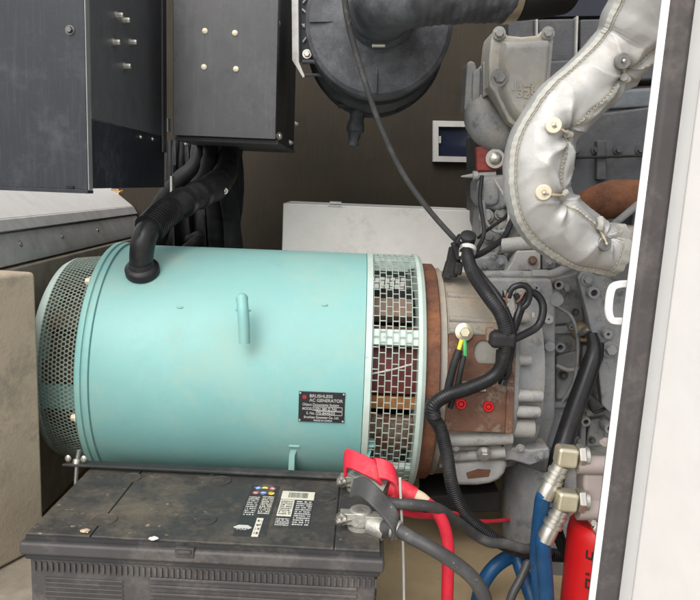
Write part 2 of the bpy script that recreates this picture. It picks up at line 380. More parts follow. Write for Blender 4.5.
# ---------------------------------------------------------------- alternator
AY, AZ, AR = 1.265, .375, .211
XL, XR = -.423, .118
alt = thing('alternator', 'big teal cylindrical generator drum lying across the middle', 'generator', ((XL + XR) / 2, AY, .1))
AX = (1, 0, 0)
def ap(x, deg, r):  # point on the drum: deg 0 = toward viewer, 90 = top
    return Vector((x, AY - r * math.cos(R(deg)), AZ + r * math.sin(R(deg))))
xg = at(372, 370, AY - AR).x                     # start of the vent band
lathe_o = (0, AY, AZ)
bm = lathe(BM(), lathe_o, AX, [(XL + .02, AR - .006), (XL + .0205, AR - .0005), (XL + .15, AR), (xg - .012, AR), (xg - .011, AR - .004), (xg - .01, AR - .03)], 128)
body = obj('body', bm, TEAL, alt, sharp=25)
# end flange: two stepped bands
bm = lathe(BM(), lathe_o, AX, [(XL - .004, AR - .05), (XL - .003, AR + .001), (XL, AR + .0035), (XL + .007, AR + .0035), (XL + .0085, AR + .0005), (XL + .010, AR + .0005),
    (XL + .0115, AR + .003), (XL + .019, AR + .003), (XL + .0205, AR - .002), (XL + .0205, AR - .04)], 128)
obj('end_flange', bm, TEAL, alt, sharp=50)
# vent band
x0, x1 = xg, at(419, 370, AY - AR).x
bm = lathe(BM(), lathe_o, AX, [(xg - .011, AR - .02), (xg - .011, AR + .0022), (xg - .001, AR + .0022), (xg - .001, AR - .02)], 128)
obj('band_rim', bm, TEALG, alt, sharp=30)
bm = lathe(BM(), lathe_o, AX, [(x1, AR - .025), (x1, AR + .0022), (x1 + .006, AR + .0022), (x1 + .012, AR - .002), (x1 + .0135, AR - .008), (x1 + .0135, AR - .025)], 128)
obj('band_rim', bm, TEALG, alt, sharp=30)
bm = BM(); NC, NR = 7, 76
cwid = (x1 - xg) / NC; da = 360 / NR
def ringpoly(bm, outer, inner):
    o = [bm.verts.new(p) for p in outer]; i_ = [bm.verts.new(p) for p in inner]; n = len(o)
    for k in range(n): bm.faces.new((o[k], o[(k + 1) % n], i_[(k + 1) % n], i_[k]))
for cidx in range(NC):
    for rr in range(NR):
        a0 = (rr + (.5 if cidx % 2 else 0)) * da; xa = xg + cidx * cwid; xb = xa + cwid
        m1, m2 = .00075, .0008 / AR * 57.3
        ringpoly(bm, [ap(xa, a0, AR), ap(xb, a0, AR), ap(xb, a0 + da, AR), ap(xa, a0 + da, AR)],
                 [ap(xa + m1, a0 + m2, AR), ap(xb - m1, a0 + m2, AR), ap(xb - m1, a0 + da - m2, AR), ap(xa + m1, a0 + da - m2, AR)])
bmesh.ops.remove_doubles(bm, verts=bm.verts, dist=.00005)
vg = obj('vent_grille', bm, GRILP, alt, smooth=False)
sm = vg.modifiers.new('thick', 'SOLIDIFY'); sm.thickness = .0009; sm.offset = 0
# behind the grille: frame bars, rotor, windings
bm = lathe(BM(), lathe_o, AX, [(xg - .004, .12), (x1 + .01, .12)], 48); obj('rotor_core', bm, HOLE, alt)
def arcbar(d0, d1, r, th, m, name, xa=xg, xb=x1):
    bm = BM(); n = max(3, int((d1 - d0) / 3)); rg = []
    for k in range(n + 1):
        a_ = d0 + (d1 - d0) * k / n
        rg.append([bm.verts.new(ap(x, a_, q)) for x, q in ((xa, r), (xb, r), (xb, r - th), (xa, r - th))])
    for k in range(n):
        for j in range(4): bm.faces.new((rg[k][j], rg[k][(j + 1) % 4], rg[k + 1][(j + 1) % 4], rg[k + 1][j]))
    bm.faces.new(rg[0][::-1]); bm.faces.new(rg[-1]); return obj(name, bm, m, alt)
for d0, d1 in ((79, 93), (25, 32), (-52, -38), (120, 128), (210, 218)): arcbar(d0, d1, AR - .003, .012, TEALG, 'frame_bar')
arcbar(56, 72, .165, .02, HOLE, 'fan_blade'); arcbar(43, 55, AR - .03, .02, PINKG, 'fan_blade', xb=x1 - .008)
arcbar(33, 37, AR - .03, .02, RUSTP, 'fan_blade')
arcbar(2, 25, AR - .03, .03, REDD, 'winding'); arcbar(-7, 0, AR - .035, .02, ORANGE, 'winding')
arcbar(-33, -13, AR - .03, .02, RUSTP, 'winding')
obj('lead_wire', tube(BM(), [ap(xg, 12, AR - .012), ap(xg + .03, 14, AR - .012), ap(x1 - .01, 17, AR - .012)], .0014, seg=8), INK, alt)
obj('lead_wire', tube(BM(), [ap(xg, -6, AR - .012), ap(xg + .03, -9, AR - .012), ap(x1, -12, AR - .012)], .0014, seg=8), RUSTP, alt)
# fan cover at the left end
XC = -.518
bm = lathe(BM(), lathe_o, AX, [(XC + .004, .02), (XC + .004, .145), (XC + .001, .15), (XC, .158), (XC + .002, .168), (XC + .008, .177), (XC + .018, .1825), (XC + .022, .1832), (XC + .022, .178)], 96)
cov = obj('fan_cover', bm, TEALG, alt, sharp=60)
bm = BM(); na = 160; hx0, hx1 = XC + .021, XL - .004; hp = 2 * math.pi / na * .19; nh = int((hx1 - hx0) / (hp * .866))
for j in range(nh):
    for k in range(na):
        cx = hx0 + (j + .5) * hp * .866; ca = (k + (.5 if j % 2 else 0)) * 360 / na
        rad = .182 + .008 * ((cx - hx0) / (hx1 - hx0))
        def hp_(s): return [ap(cx + s * hp * .577 * math.sin(R(60 * q)), ca + s * hp * .577 * math.cos(R(60 * q)) / rad * 57.3, rad) for q in range(6)]
        ringpoly(bm, hp_(1.0), hp_(.72))
bmesh.ops.remove_doubles(bm, verts=bm.verts, dist=.0002)
mp = obj('mesh_guard', bm, MESHP, cov, smooth=False)
sm = mp.modifiers.new('thick', 'SOLIDIFY'); sm.thickness = .0012; sm.offset = 0
bm = lathe(BM(), lathe_o, AX, [(XC + .012, .14), (XL, .14)], 48); obj('fan_hub', bm, FANB, cov)
for d0, d1 in ((-14, -1), (78, 92), (166, 180), (260, 274)): arcbar(d0, d1, .1805, .01, TEAL, 'frame_bar', XC + .015, XL + .0)
for k in range(12): arcbar(k * 30, k * 30 + 12, .165, .008, FANB, 'fan_blade', XC + .02, XL - .01)
for dg_ in (52, -14):
    p = ap(XL - .004, dg_, .203); obj('bolt', hexa(BM(), p, (-1, 0, 0), .006, .009), CREAMD, alt)
# lifting peg on the side
p0, p1 = at(243, 300, AY - AR - .006), at(243.5, 340, AY - AR - .01)
bm = tube(BM(), [at(242, 298, 1.06), at(243, 310, 1.049), at(244, 325, 1.045), at(244.5, 343, 1.044)], [.0088, .0088, .0088, .0085], seg=20)
bmesh.ops.create_uvsphere(bm, u_segments=20, v_segments=10, radius=.0095, matrix=Matrix.Translation(at(242, 299, 1.06)))
obj('lifting_peg', bm, TEAL, alt, sharp=60)
bm = BM(); c = at(240, 309, 1.055); box(bm, c, (.012, .014, .006)); obj('peg_bracket', bm, TEAL, alt, bevel=.002)
# feet brackets near the bottom
for px, sc in ((294, 1.), (369, .7)):
    bm = BM()
    pp(bm, [(px - 6, 476), (px - 5, 455), (px - 1, 443), (px + 5, 444), (px + 1, 456), (px, 476)], 1.075, .06)
    box(bm, at(px + 1, 443, 1.085), (.018, .03, .004)); obj('bracket', bm, TEAL, alt, bevel=.001)
# small blemishes of the paint: weld bumps
for px, py in ((250, 279), (326, 270), (183, 287)):
    bm = BM(); bmesh.ops.create_uvsphere(bm, u_segments=12, v_segments=6, radius=1, matrix=Matrix.Translation(ap(at(px, py, 1.12).x, 38 if py > 275 else 42, AR)) @ Matrix.Diagonal((.006, .0025, .0025, 1)))
    obj('weld_bump', bm, TEAL, alt)
# nameplate
def onface(px, py):                       # picture point on the drum's near surface
    d = ray(px, py); oy, oz = C.y - AY, C.z - AZ; r = AR + .0012
    A = d.y ** 2 + d.z ** 2; B = 2 * (oy * d.y + oz * d.z); Q = oy * oy + oz * oz - r * r
    return C + d * ((-B - math.sqrt(B * B - 4 * A * Q)) / (2 * A))
n0, n1, n2 = onface(298.3, 421), onface(344, 425.5), onface(299, 391)
nx = Vector((1, 0, 0)); ny = (n2 - n0); ny -= nx * ny.dot(nx)
H = ny.length; Wd = (n1 - n0).x; NM = basis(n0, nx, ny)
NM = NM @ Matrix.Translation((0, 0, .0015))
bm = BM(); box(bm, (Wd / 2, H / 2, -.0008), (Wd, H, .0016)); bm.transform(NM); npl = obj('nameplate', bm, PLATE, alt, bevel=.0004)
def nt_(s, u, v, size, sx=1.): text(s, NM @ Matrix.Translation((Wd * u, H * v, .0001)), H * size, INKP, npl, ext=.0002, sx=sx, bold=H * .002)
nt_('BRUSHLESS', .23, .82, .14, 1.05); nt_('AC GENERATOR', .23, .68, .14, 1.0); nt_('Object Documents System', .08, .54, .12, .88)
nt_('MODEL', .08, .40, .12, .8); nt_('USN 280 D 743', .33, .405, .12, .92); nt_('S. No.', .17, .255, .12, .9); nt_('75-844533', .40, .26, .12, 1.1)
nt_('Brushless Generator Co., Ltd.', .12, .125, .11, .82); nt_('MADE IN CHINA', .33, .03, .08, 1.)
bm = BM()
for (u0, v0, u1, v1) in ((.31, .385, .95, .515), (.38, .24, .95, .37)):
    for a_, b_ in (((u0, v0), (u1, v0 + .012)), ((u0, v1 - .012), (u1, v1)), ((u0, v0), (u0 + .008, v1)), ((u1 - .008, v0), (u1, v1))):
        box(bm, (Wd * (a_[0] + b_[0]) / 2, H * (a_[1] + b_[1]) / 2, .0001), (Wd * (b_[0] - a_[0]), H * (b_[1] - a_[1]), .0003))
bm.transform(NM); obj('printed_frame', bm, INK, npl, smooth=False)
bm = BM(); lathe(bm, (Wd * .12, H * .82, 0), (0, 0, 1), [(0, H * .07), (.0002, H * .07)], 20); bm.transform(NM); obj('emblem', bm, REDM, npl)
for u, v in ((.03, .05), (.97, .05), (.03, .95), (.97, .95)):
    bm = BM(); lathe(bm, (Wd * u, H * v, 0), (0, 0, 1), [(0, .0016), (.0008, .0014), (.001, .0005)], 10)
    bm.transform(NM); obj('rivet', bm, ALU, npl)
# rusty adapter ring
x2 = at(424, 370, AY - .19).x; x3 = at(441, 370, AY - .19).x
obj('adapter_ring', lathe(BM(), lathe_o, AX, [(x1 + .008, .15), (x1 + .008, .193), (x2, .197), (x3 - .002, .197), (x3, .195), (x3, .12)], 96), RUST, alt, sharp=30)
for k in (-38, 150, 210): obj('foot', bx(BM(), (XL + .1 if k < 0 else XR - .12, AY - .13, .04), (XL + .16 if k < 0 else XR - .06, AY + .13, .2)), TEAL, alt) if k != 150 else None

# ---------------------------------------------------------------- cable conduit on the alternator
cc = thing('cable_conduit', 'black corrugated elbow hose rising from the top left of the teal drum', 'cable conduit', at(141, 265, 1.14))
base = ap(at(141, 265, 1.15).x, 50, AR)
e0 = at(141, 264, 1.14)
nrm = (Vector((0, e0.y - AY, e0.z - AZ))).normalized()
obj('flange', lathe(BM(), e0 - nrm * .018, nrm, [(0, .028), (.010, .028), (.013, .026), (.016, .021), (.022, .019)], 36), LOOM, cc)
obj('elbow', ptube(BM(), [(141, 265, 1.145), (142, 250, 1.135), (145, 236, 1.14), (153, 224, 1.17)], [.019, .0195, .020, .019], seg=24), LOOM, cc)
obj('corrugated_sleeve', ptube(BM(), [(149, 229, 1.155), (161, 217, 1.19), (172, 209, 1.22)], [.0235, .0225], seg=24, corr=.0048, pitch=.0058), LOOM, cc)
obj('wrapped_hose', ptube(BM(), [(174, 207.5, 1.225), (184, 202, 1.25), (200, 194, 1.31), (215, 186, 1.38), (226, 172, 1.45), (229, 150, 1.5)], [.019, .0235, .0265, .026, .023, .02], seg=24, wob=.004), BLACK, cc, sharp=60)
for k, (x, y, Y) in enumerate(((183, 202.5, 1.255), (199, 194.5, 1.305))):
    obj('hose_clip', ptube(BM(), [(x - 2, y + 1, Y - .008), (x + 2, y - 1, Y + .008)], .027, seg=24, n=3), LOOM, cc)
obj('bolt', hexa(BM(), at(225, 191, 1.36), (0, -1, 0), .004, .005, dome=True), ZINC, cc)
dk = thing('dangling_cables', 'bundle of black rubber cables hanging below the screwed grey box', 'cables', at(215, 240, 1.6))
for pts, r in (([(212, 146, 1.5), (207, 170, 1.46), (197, 186, 1.46), (180, 202, 1.5), (166, 222, 1.55), (158, 245, 1.6)], .016),
               ([(200, 146, 1.52), (196, 165, 1.5), (180, 180, 1.5), (160, 205, 1.55), (150, 235, 1.6)], .018),
               ([(222, 148, 1.55), (226, 180, 1.55), (231, 215, 1.58), (234, 250, 1.6)], .02),
               ([(214, 148, 1.58), (214, 185, 1.6), (216, 215, 1.62), (218, 250, 1.64)], .022),
               ([(236, 148, 1.6), (238, 185, 1.62), (236, 215, 1.63), (226, 250, 1.64)], .014),
               ([(190, 240, 1.6), (200, 236, 1.55), (186, 250, 1.6)], .012)):
    obj('cable', ptube(BM(), pts, r, seg=14, wob=.003), BLACK, dk, sharp=60)
bm = BM(); prev = None
for i in range(61):
    xx_ = 166 + 72 * i / 60; cur = []
    for k, yy_ in enumerate((140, 165, 190, 215, 255)):
        cur.append(bm.verts.new(at(xx_ + k * 1.5 * math.sin(i * .5), yy_, 1.68 + .012 * math.sin(i * .55 + k * .4) * (k + 1) / 3 + .006 * math.sin(i * 1.3 + k))))
    if prev:
        for k in range(4): bm.faces.new((prev[k], prev[k + 1], cur[k + 1], cur[k]))
    prev = cur
rs = obj('rubber_flap', bm, BLACK, dk, sharp=80); sm = rs.modifiers.new('thick', 'SOLIDIFY'); sm.thickness = .004
obj('cable_gland', lathe(BM(), at(222, 158, 1.5), (0, 0, 1), [(0, .015), (.012, .018), (.03, .018), (.032, .022), (.05, .022)], 20), BLACK, dk)

# ---------------------------------------------------------------- control cabinet and screwed box
xs = -.3745
cab = thing('control_cabinet', 'black steel control cabinet in the top left corner with bare side', 'cabinet', (-.5, 1.2, .68))  # left hollow and topless, front panel cut short, so light reaches the wall
zb = .687
obj('front_panel', bx(BM(), (-.57, 1.0, zb), (xs - .002, 1.012, 1.02)), BLACKP, cab, bevel=.001)
obj('front_edge_highlight', bx(BM(), (xs - .0018, .9992, zb), (xs, 1.014, 1.02)), EDGEHL, cab, bevel=.0008)  # lighter strip, paints in the edge highlight of the folded panel
zs = at(128, 128, 1.18).z
obj('side_panel', bx(BM(), (xs - .008, 1.0145, zs), (xs, 1.40, 1.1)), SIDEP, cab, bevel=.001)
obj('lower_panel', bx(BM(), (xs - .009, 1.0145, zb + .002), (xs - .001, 1.40, zs - .001)), BLACKP, cab, bevel=.001)
obj('underside_lip', bx(BM(), (-.57, .998, zb - .005), (xs - .002, 1.02, zb - .0005)), BLACKP, cab)
obj('drain_notch', bx(BM(), at(66, 188.2, .997), at(74, 186, 1.0)), HOLE, cab)
bolt(70, 30, 1.0, 3.1, DARKM, cab, h=.006)
def atX(px, py, X): d = ray(px, py); return C + d * (X / d.x)
for px, py in ((117, 15), (124, 20), (114, 42), (131, 42), (125, 66), (141, 137), (153, 139)):
    small = py > 100
    obj('bolt', hexa(BM(), atX(px - 1, py, xs), (1, 0, 0), .0028 if small else .0042, .004 if small else .011, dome=small), ZINC, cab)
obj('side_flange', bx(BM(), (xs, 1.375, zs - .03), (xs + .004, 1.40, 1.1)), SIDEP, cab, bevel=.001)
obj('hinge_bracket', bx(BM(), atX(165, 118, xs), atX(167.5, 132, xs) + Vector((.006, 0, 0))), ALU, cab)
obj('hinge_bracket', bx(BM(), atX(170, 176, xs), atX(172.5, 192, xs) + Vector((.004, 0, 0))), ALU, cab)
tb = thing('junction_box', 'grey screwed sheet metal box hanging under the roof beside the black cabinet', 'box', at(235, 140, 1.4))
YB = 1.27
A, B = at(173, 135.5, YB), at(275.5, 139, YB)
zc = (A.z + B.z) / 2
obj('cover', bx(BM(), (A.x, YB, zc), (B.x, YB + .012, 1.1)), COVER, tb, bevel=.0012)
xr = at(277, 139, YB).x
obj('casing', bx(BM(), (A.x + .004, YB + .0125, zc - .001), (B.x - .001, 1.66, 1.1)), BLACKP, tb, bevel=.001)
obj('bottom_edge', bx(BM(), (A.x + .002, YB + .008, zc - .008), (B.x + .004, YB + .0122, zc - .001)), BLACK, tb)
obj('bottom_flange', bx(BM(), (A.x - .01, YB + .03, zc - .006), (B.x + .0, 1.68, zc - .0015)), SIDEP, tb)
for px, py in ((205, 31), (235, 33), (204, 67), (236, 69)):
    bolt(px, py, YB, 2.8, CREAMD, tb, dome=True, name='screw', washer=False, h=.004)
for px, py in ((277, 23), (274, 108), (279, 136)): bolt(px, py, 1.30, 2.6, ZINC, tb, d=(.7, -.7, 0), name='bolt', dome=True, h=.006)
for px, py in ((297, 124), (291, 142.5)): obj('bolt', hexa(BM(), atX(px - 2, py, B.x - .002), (1, 0, 0), .0045, .010, dome=True), ZINC, tb)
bolt(187, 143, 1.45, 2.6, ZINC, tb, d=(0, -.6, -.8), dome=True)
fs = BM(); bmesh.ops.create_icosphere(fs, subdivisions=3, radius=1, matrix=Matrix.Translation(at(117, 190.5, 1.02)) @ Matrix.Diagonal((.009, .006, .002, 1)))
for v in fs.verts: v.co += Vector((0, 0, .006 * noise.noise(v.co * 90)))
tag(obj('foam_scrap', fs, FOAM), 'ragged orange foam scrap under the black cabinet corner', 'foam scrap')

# ---------------------------------------------------------------- air filter with bracket
af = thing('air_filter', 'round dark grey air cleaner canister with ribbed end cap at top centre', 'air filter', at(379, 20, 1.4))
YF = 1.25; fc = at(379, 21, YF); FR = pz(70.5, YF) * 1.01
obj('canister', lathe(BM(), fc + Vector((0, .03, 0)), (0, 1, 0), [(0, FR * .985), (.01, FR * .985), (.04, FR * .97), (.05, FR * .95), (.13, FR * .97), (.15, FR * 1.03), (.28, FR * 1.04), (.29, FR * .95)], 72), HOSE, af, sharp=30)
obj('end_cap', lathe(BM(), fc, (0, 1, 0), [(-.012, .055), (-.008, .06), (0, FR * .72), (.002, FR * .93), (.007, FR * .985), (.014, FR), (.028, FR)], 72), HOSE, af, sharp=30)
obj('clamp_band', lathe(BM(), fc + Vector((0, .10, 0)), (0, 1, 0), [(0, FR * .95), (.002, FR * 1.0), (.010, FR * 1.0), (.012, FR * .95)], 72), BLACK, af)
obj('clamp_band', lathe(BM(), fc + Vector((0, .21, 0)), (0, 1, 0), [(0, FR * 1.0), (.003, FR * 1.075), (.016, FR * 1.075), (.019, FR * 1.0)], 72), BLACK, af)
for a_ in (270, 183):
    bm = BM(); d = Vector((math.cos(R(a_)), 0, math.sin(R(a_)))); mid = fc + d * FR * .70 + Vector((0, -.0015, 0))
    box(bm, mid, (FR * .46, .005, .003 if a_ in (270, 185) else .0015), Matrix((d, (0, 1, 0), d.cross(Vector((0, 1, 0))))).transposed()); obj('rib', bm, HOSE, af, bevel=.0006)
p = at(345, 95, 1.4); obj('band_latch', box(BM(), fc + Vector((-.055, .20, -FR * .95)), (.03, .02, .008)), BLACK, af, bevel=.002)
obj('band_latch', box(BM(), fc + Vector((.062, .20, -FR * .93)), (.03, .02, .008), Matrix.Rotation(R(-30), 3, 'Y')), BLACK, af, bevel=.002)
v0 = at(358.5, 106, 1.47)
obj('drain_valve', lathe(BM(), v0, Vector((-.1, 0, -1)), [(0, .016), (.03, .0145), (.034, .017), (.05, .0185), (.054, .014), (.072, .010), (.08, .0125), (.084, .004)], 20), HOSE, af)
br = thing('filter_bracket', 'grey steel hanging bracket between the screwed box and the round air cleaner', 'bracket', at(302, 40, 1.33))
pA = [(291, -40), (298, -40), (299, 62), (305, 76), (303, 78), (292, 60)]
obj('upright', pp(BM(), pA, 1.34, .004), RAIL, br, bevel=.001)
obj('web', pp(BM(), [(299, -40), (312, -40), (312, 62), (300, 62)], 1.36, .003), BLACKP, br)
for z in (-15, 9, 24): obj('stiffener', ptube(BM(), [(302, z, 1.355), (309, z + 8, 1.355), (303, z + 18, 1.355)], .0018, seg=6), ALU, br)
obj('strap', ptube(BM(), [(303, 62, 1.33), (315, 62, 1.32), (324, 66, 1.32), (331, 76, 1.34)], .004, seg=10), HOSE, br)
obj('strap', ptube(BM(), [(303, 75, 1.36), (318, 75, 1.36), (334, 78, 1.38)], .003, seg=10), HOSE, br)
bolt(307, 54, 1.345, 3, ZINC, br)

# intake hose
ih = thing('intake_hose', 'wide wrinkled dark rubber intake hose running right from the air cleaner', 'hose', at(430, 10, 1.2))
ce = at(383, 8, 1.17)
obj('collar', lathe(BM(), at(382, 12, 1.238), (0, -1, 0), [(0, .06), (.012, .06), (.016, .057), (.03, .055)], 48), HOSE, ih)
pts = [(381, 10, 1.235), (382, 7, 1.19), (388, 0, 1.13), (405, -6, 1.105), (440, -9, 1.11), (475, -9, 1.13), (502, -9, 1.15)]
bm = BM(); P, L = spline([at(*q) for q in pts], 160)
ptube(bm, pts, [.053, .053, .052, .050, .047, .046, .046], seg=40, n=160)
for v in bm.verts:
    a_ = at(420, 0, 1.1).x
    if v.co.x > a_: v.co.z += .0006 * math.sin(v.co.x * 520)
    v.co += Vector((0, 1, 1)) * .003 * noise.noise(v.co * 45)
obj('hose', bm, HOSE, ih, sharp=60)
obj('clamp_screw', ptube(BM(), [(372, 45, 1.215), (385, 45, 1.215)], .0045, seg=10, n=4), ZINC, ih)
obj('hose_clamp', ptube(BM(), [(500, -9, 1.15), (511, -9.5, 1.155)], .0485, seg=40, n=3), mat('bronze_band', (.42, .36, .27), .35, metal=.7), ih)
obj('metal_pipe', ptube(BM(), [(508, -9, 1.155), (530, -10, 1.165), (560, -14, 1.2)], .044, seg=32), HOLE, ih)
sc_ = tag(obj('sensor_cable', ptube(BM(), [(342, -40, 1.08), (346, 10, 1.10), (354, 45, 1.12), (366, 85, 1.14), (380, 125, 1.16), (400, 168, 1.18), (425, 205, 1.19), (452, 236, 1.195), (462, 245, 1.2)], .0047, seg=10), GREYB),
          'long thin grey cable dropping past the round air cleaner to the engine', 'cable')

# ---------------------------------------------------------------- engine
en = thing('engine', 'grey painted diesel engine filling the right half behind the silver wrapped pipe', 'engine', (.45, 1.35, .04))
# big masses
obj('engine_block', pp(BM(), [(517, 262), (700, 250), (700, 640), (555, 640), (548, 470), (517, 455)], 1.27, .3), CAST, en, bevel=.006)
obj('crankcase_rib', pp(BM(), [(548, 327), (640, 322), (640, 330), (548, 335)], 1.255, .03), CAST, en, bevel=.003)
obj('crankcase_rib', pp(BM(), [(548, 403), (585, 401), (585, 407), (548, 409)], 1.255, .03), CAST, en, bevel=.003)
obj('crankcase_rib', pp(BM(), [(583, 345), (588, 345), (586, 450), (580, 450)], 1.255, .03), CAST, en, bevel=.003)
obj('crankcase_rib', pp(BM(), [(586, 411), (604, 410), (603, 416), (586, 417)], 1.25, .03), CAST, en, bevel=.003)
obj('crankcase_pad', pp(BM(), [(552, 278), (580, 272), (585, 322), (552, 326)], 1.262, .03), CAST, en, bevel=.005)
obj('crankcase_pad', pp(BM(), [(556, 356), (580, 350), (580, 398), (556, 400)], 1.262, .03), CAST, en, bevel=.004)
obj('crankcase_pad', pp(BM(), [(590, 420), (606, 418), (604, 446), (586, 448)], 1.257, .03), CAST, en, bevel=.004)
obj('cylinder_head', pp(BM(), [(486, 128), (700, 100), (700, 262), (500, 270), (486, 225)], 1.40, .25), CASTD, en, bevel=.006)
# rocker cover sections at the top
for x0_, x1_, m_ in ((508, 535, CASTD), (538, 577, CASTD), (580, 700, CASTD)):
    obj('rocker_cover', pp(BM(), [(x0_, 19), (x1_, 19 - (x1_ - x0_) * .02), (x1_, 62), (x0_, 62)], 1.5, .2), m_, en, bevel=.005)
obj('cover_rail', pp(BM(), [(536, 18), (538, 18), (538, 62), (536, 62)], 1.49, .02), CASTL, en)
obj('cover_rail', pp(BM(), [(576.5, 16), (578.5, 16), (577, 62), (575, 62)], 1.49, .02), CASTL, en)
obj('manifold_rail', pp(BM(), [(520, 62), (700, 52), (700, 78), (520, 86)], 1.47, .1), CASTD, en, bevel=.006)
obj('manifold_rail', pp(BM(), [(575, 92), (700, 84), (700, 138), (572, 142)], 1.42, .1), mat('blue_grey_paint', (.085, .095, .105), .5, var=.15, bump=.4, bscale=180, dust=.35, dcol=(.14, .135, .125), grime=.5), en, bevel=.008)
obj('manifold_rail', pp(BM(), [(575, 108), (700, 101), (700, 104), (575, 111)], 1.412, .02), CASTD, en, bevel=.002)
obj('top_beam', pp(BM(), [(515, -30), (700, -30), (700, 14), (515, 17)], 1.56, .06), mat('navy_black', (.012, .014, .024), .5), en)
for px in (596, 618, 640): bolt(px, 150, 1.395, 3, CASTD, en)
obj('injector_line', ptube(BM(), [(560, 158, 1.38), (600, 157, 1.38), (660, 155, 1.38)], .0025, seg=8), HOLE, en)
obj('bracket_post', pp(BM(), [(597, 140), (606, 140), (607, 180), (597, 180)], 1.385, .04), CASTD, en, bevel=.003)
# thermostat casting with raised figures
tp = [(491, 40), (493, 31), (498, 28), (504, 31), (508, 35), (522, 36.5), (538, 35), (543, 30), (548, 28), (553, 31), (554, 40), (551, 75), (547, 105), (536, 124), (522, 130), (509, 122), (501, 106), (494, 92), (489, 86), (489, 60)]
th = obj('thermostat_housing', pp(BM(), tp, 1.30, .09), CASTW, en, bevel=.005, bseg=3)
inner = [(501, 42), (522, 42.5), (546, 41), (548, 46), (545, 80), (541, 105), (532, 119), (521, 124), (511, 117), (504, 104), (498, 90), (499, 60)]
def dome(px, Y, out, t=.03, rings=5):
    """pillow on an outline"""
    c = sum((at(x, y, Y) for x, y in px), Vector()) / len(px); bm = BM(); rg = []
    P = [at(x, y, Y) for x, y in px]; P2, _ = spline(P + [P[0]], 60); P2 = P2[:-1]
    for k in range(rings + 1):
        f = k / rings * 1.45; s_ = 1 - .28 * (1 - math.cos(f)); o_ = out * math.sin(f)
        rg.append([bm.verts.new(c + (p - c) * s_ + Vector((0, -o_, 0))) for p in P2])
    back = [bm.verts.new(p + Vector((0, t, 0))) for p in P2]
    n = len(P2)
    for a_, b_ in [(back, rg[0])] + list(zip(rg, rg[1:])):
        for i in range(n): bm.faces.new((a_[i], a_[(i + 1) % n], b_[(i + 1) % n], b_[i]))
    bm.faces.new(rg[-1]); bm.faces.new(back[::-1]); return bm
obj('raised_face', dome(inner, 1.30, .030), CASTW, th, sharp=60)
for s_, px, py in (('J1-4', 513, 88), ('325', 516, 97), ('A', 524, 106)):
    text(s_, basis(at(px, py, 1.2705), (1, 0, -.04), (0, 0, 1)), pz(11, 1.28), CASTW, th, ext=.0028, sx=1.15, bold=.0003)
bolt(499, 77.5, 1.268, 5.8, CASTL, th, h=.012)
for px, py in ((499, 33), (548, 33)): bolt(px, py, 1.297, 4.3, CASTL, th, h=.006)
obj('side_flange', pp(BM(), [(464, 110), (467, 63), (471, 60), (476, 63), (477, 70), (488, 58), (493, 62), (493, 96), (480, 102), (470, 112)], 1.36, .05), CAST, en, bevel=.004)
obj('flange_rib', pp(BM(), [(473, 72), (481, 66), (480, 100), (472, 104)], 1.352, .02), CAST, en, bevel=.003)
obj('flange_rib', pp(BM(), [(483, 62), (489, 58), (490, 94), (483, 98)], 1.345, .02), CAST, en, bevel=.003)
obj('coolant_neck', ptube(BM(), [(478, 104, 1.38), (483, 122, 1.36), (494, 134, 1.36), (508, 142, 1.38)], [.028, .034, .034, .03], seg=24), CAST, en)
obj('coolant_neck', ptube(BM(), [(500, 104, 1.39), (504, 130, 1.38), (502, 160, 1.38)], [.03, .028, .026], seg=24), CAST, en)
obj('red_bracket', pp(BM(), [(476, 147), (492, 144), (507, 139), (508, 168), (492, 171), (477, 171)], 1.35, .02), REDM, en, bevel=.003)
bolt(495, 158.5, 1.345, 6.5, ZINC, en, dome=True, h=.012)
bm = lathe(BM(), at(461, 176.5, 1.36), at(496, 174, 1.36) - at(461, 176.5, 1.36), [(0, .001), (.004, .002), (.022, .0045), (.023, .009), (.032, .009), (.033, .0065), (.066, .0065)], 16)
obj('temperature_sender', bm, CASTL, en)
obj('pump_body', pp(BM(), [(478, 180), (486, 176), (508, 174), (512, 205), (500, 212), (484, 208), (478, 198)], 1.345, .1), CAST, en, bevel=.010, bseg=3)
obj('pump_face', dome([(482, 182), (492, 180), (498, 186), (498, 202), (490, 206), (483, 202)], 1.345, .006), CAST, en, sharp=60)
obj('pump_body', pp(BM(), [(482, 208), (512, 204), (522, 225), (522, 262), (478, 264), (480, 230)], 1.36, .1), CAST, en, bevel=.008)
for px, py, r_ in ((486, 216, 5), (500, 214, 4), (505, 228, 5), (488, 236, 4.5), (514, 220, 4), (497, 250, 4)): bolt(px, py, 1.352, r_, random.choice((CAST, CASTL)), en, h=.012)
obj('fuel_line', ptube(BM(), [(483, 200, 1.33), (486, 222, 1.32), (498, 232, 1.31), (515, 225, 1.31), (525, 212, 1.33)], .0035, seg=8), CAST, en)
obj('fuel_line', ptube(BM(), [(478, 238, 1.33), (490, 228, 1.31), (506, 216, 1.32), (512, 200, 1.34)], .003, seg=8), HOLE, en)
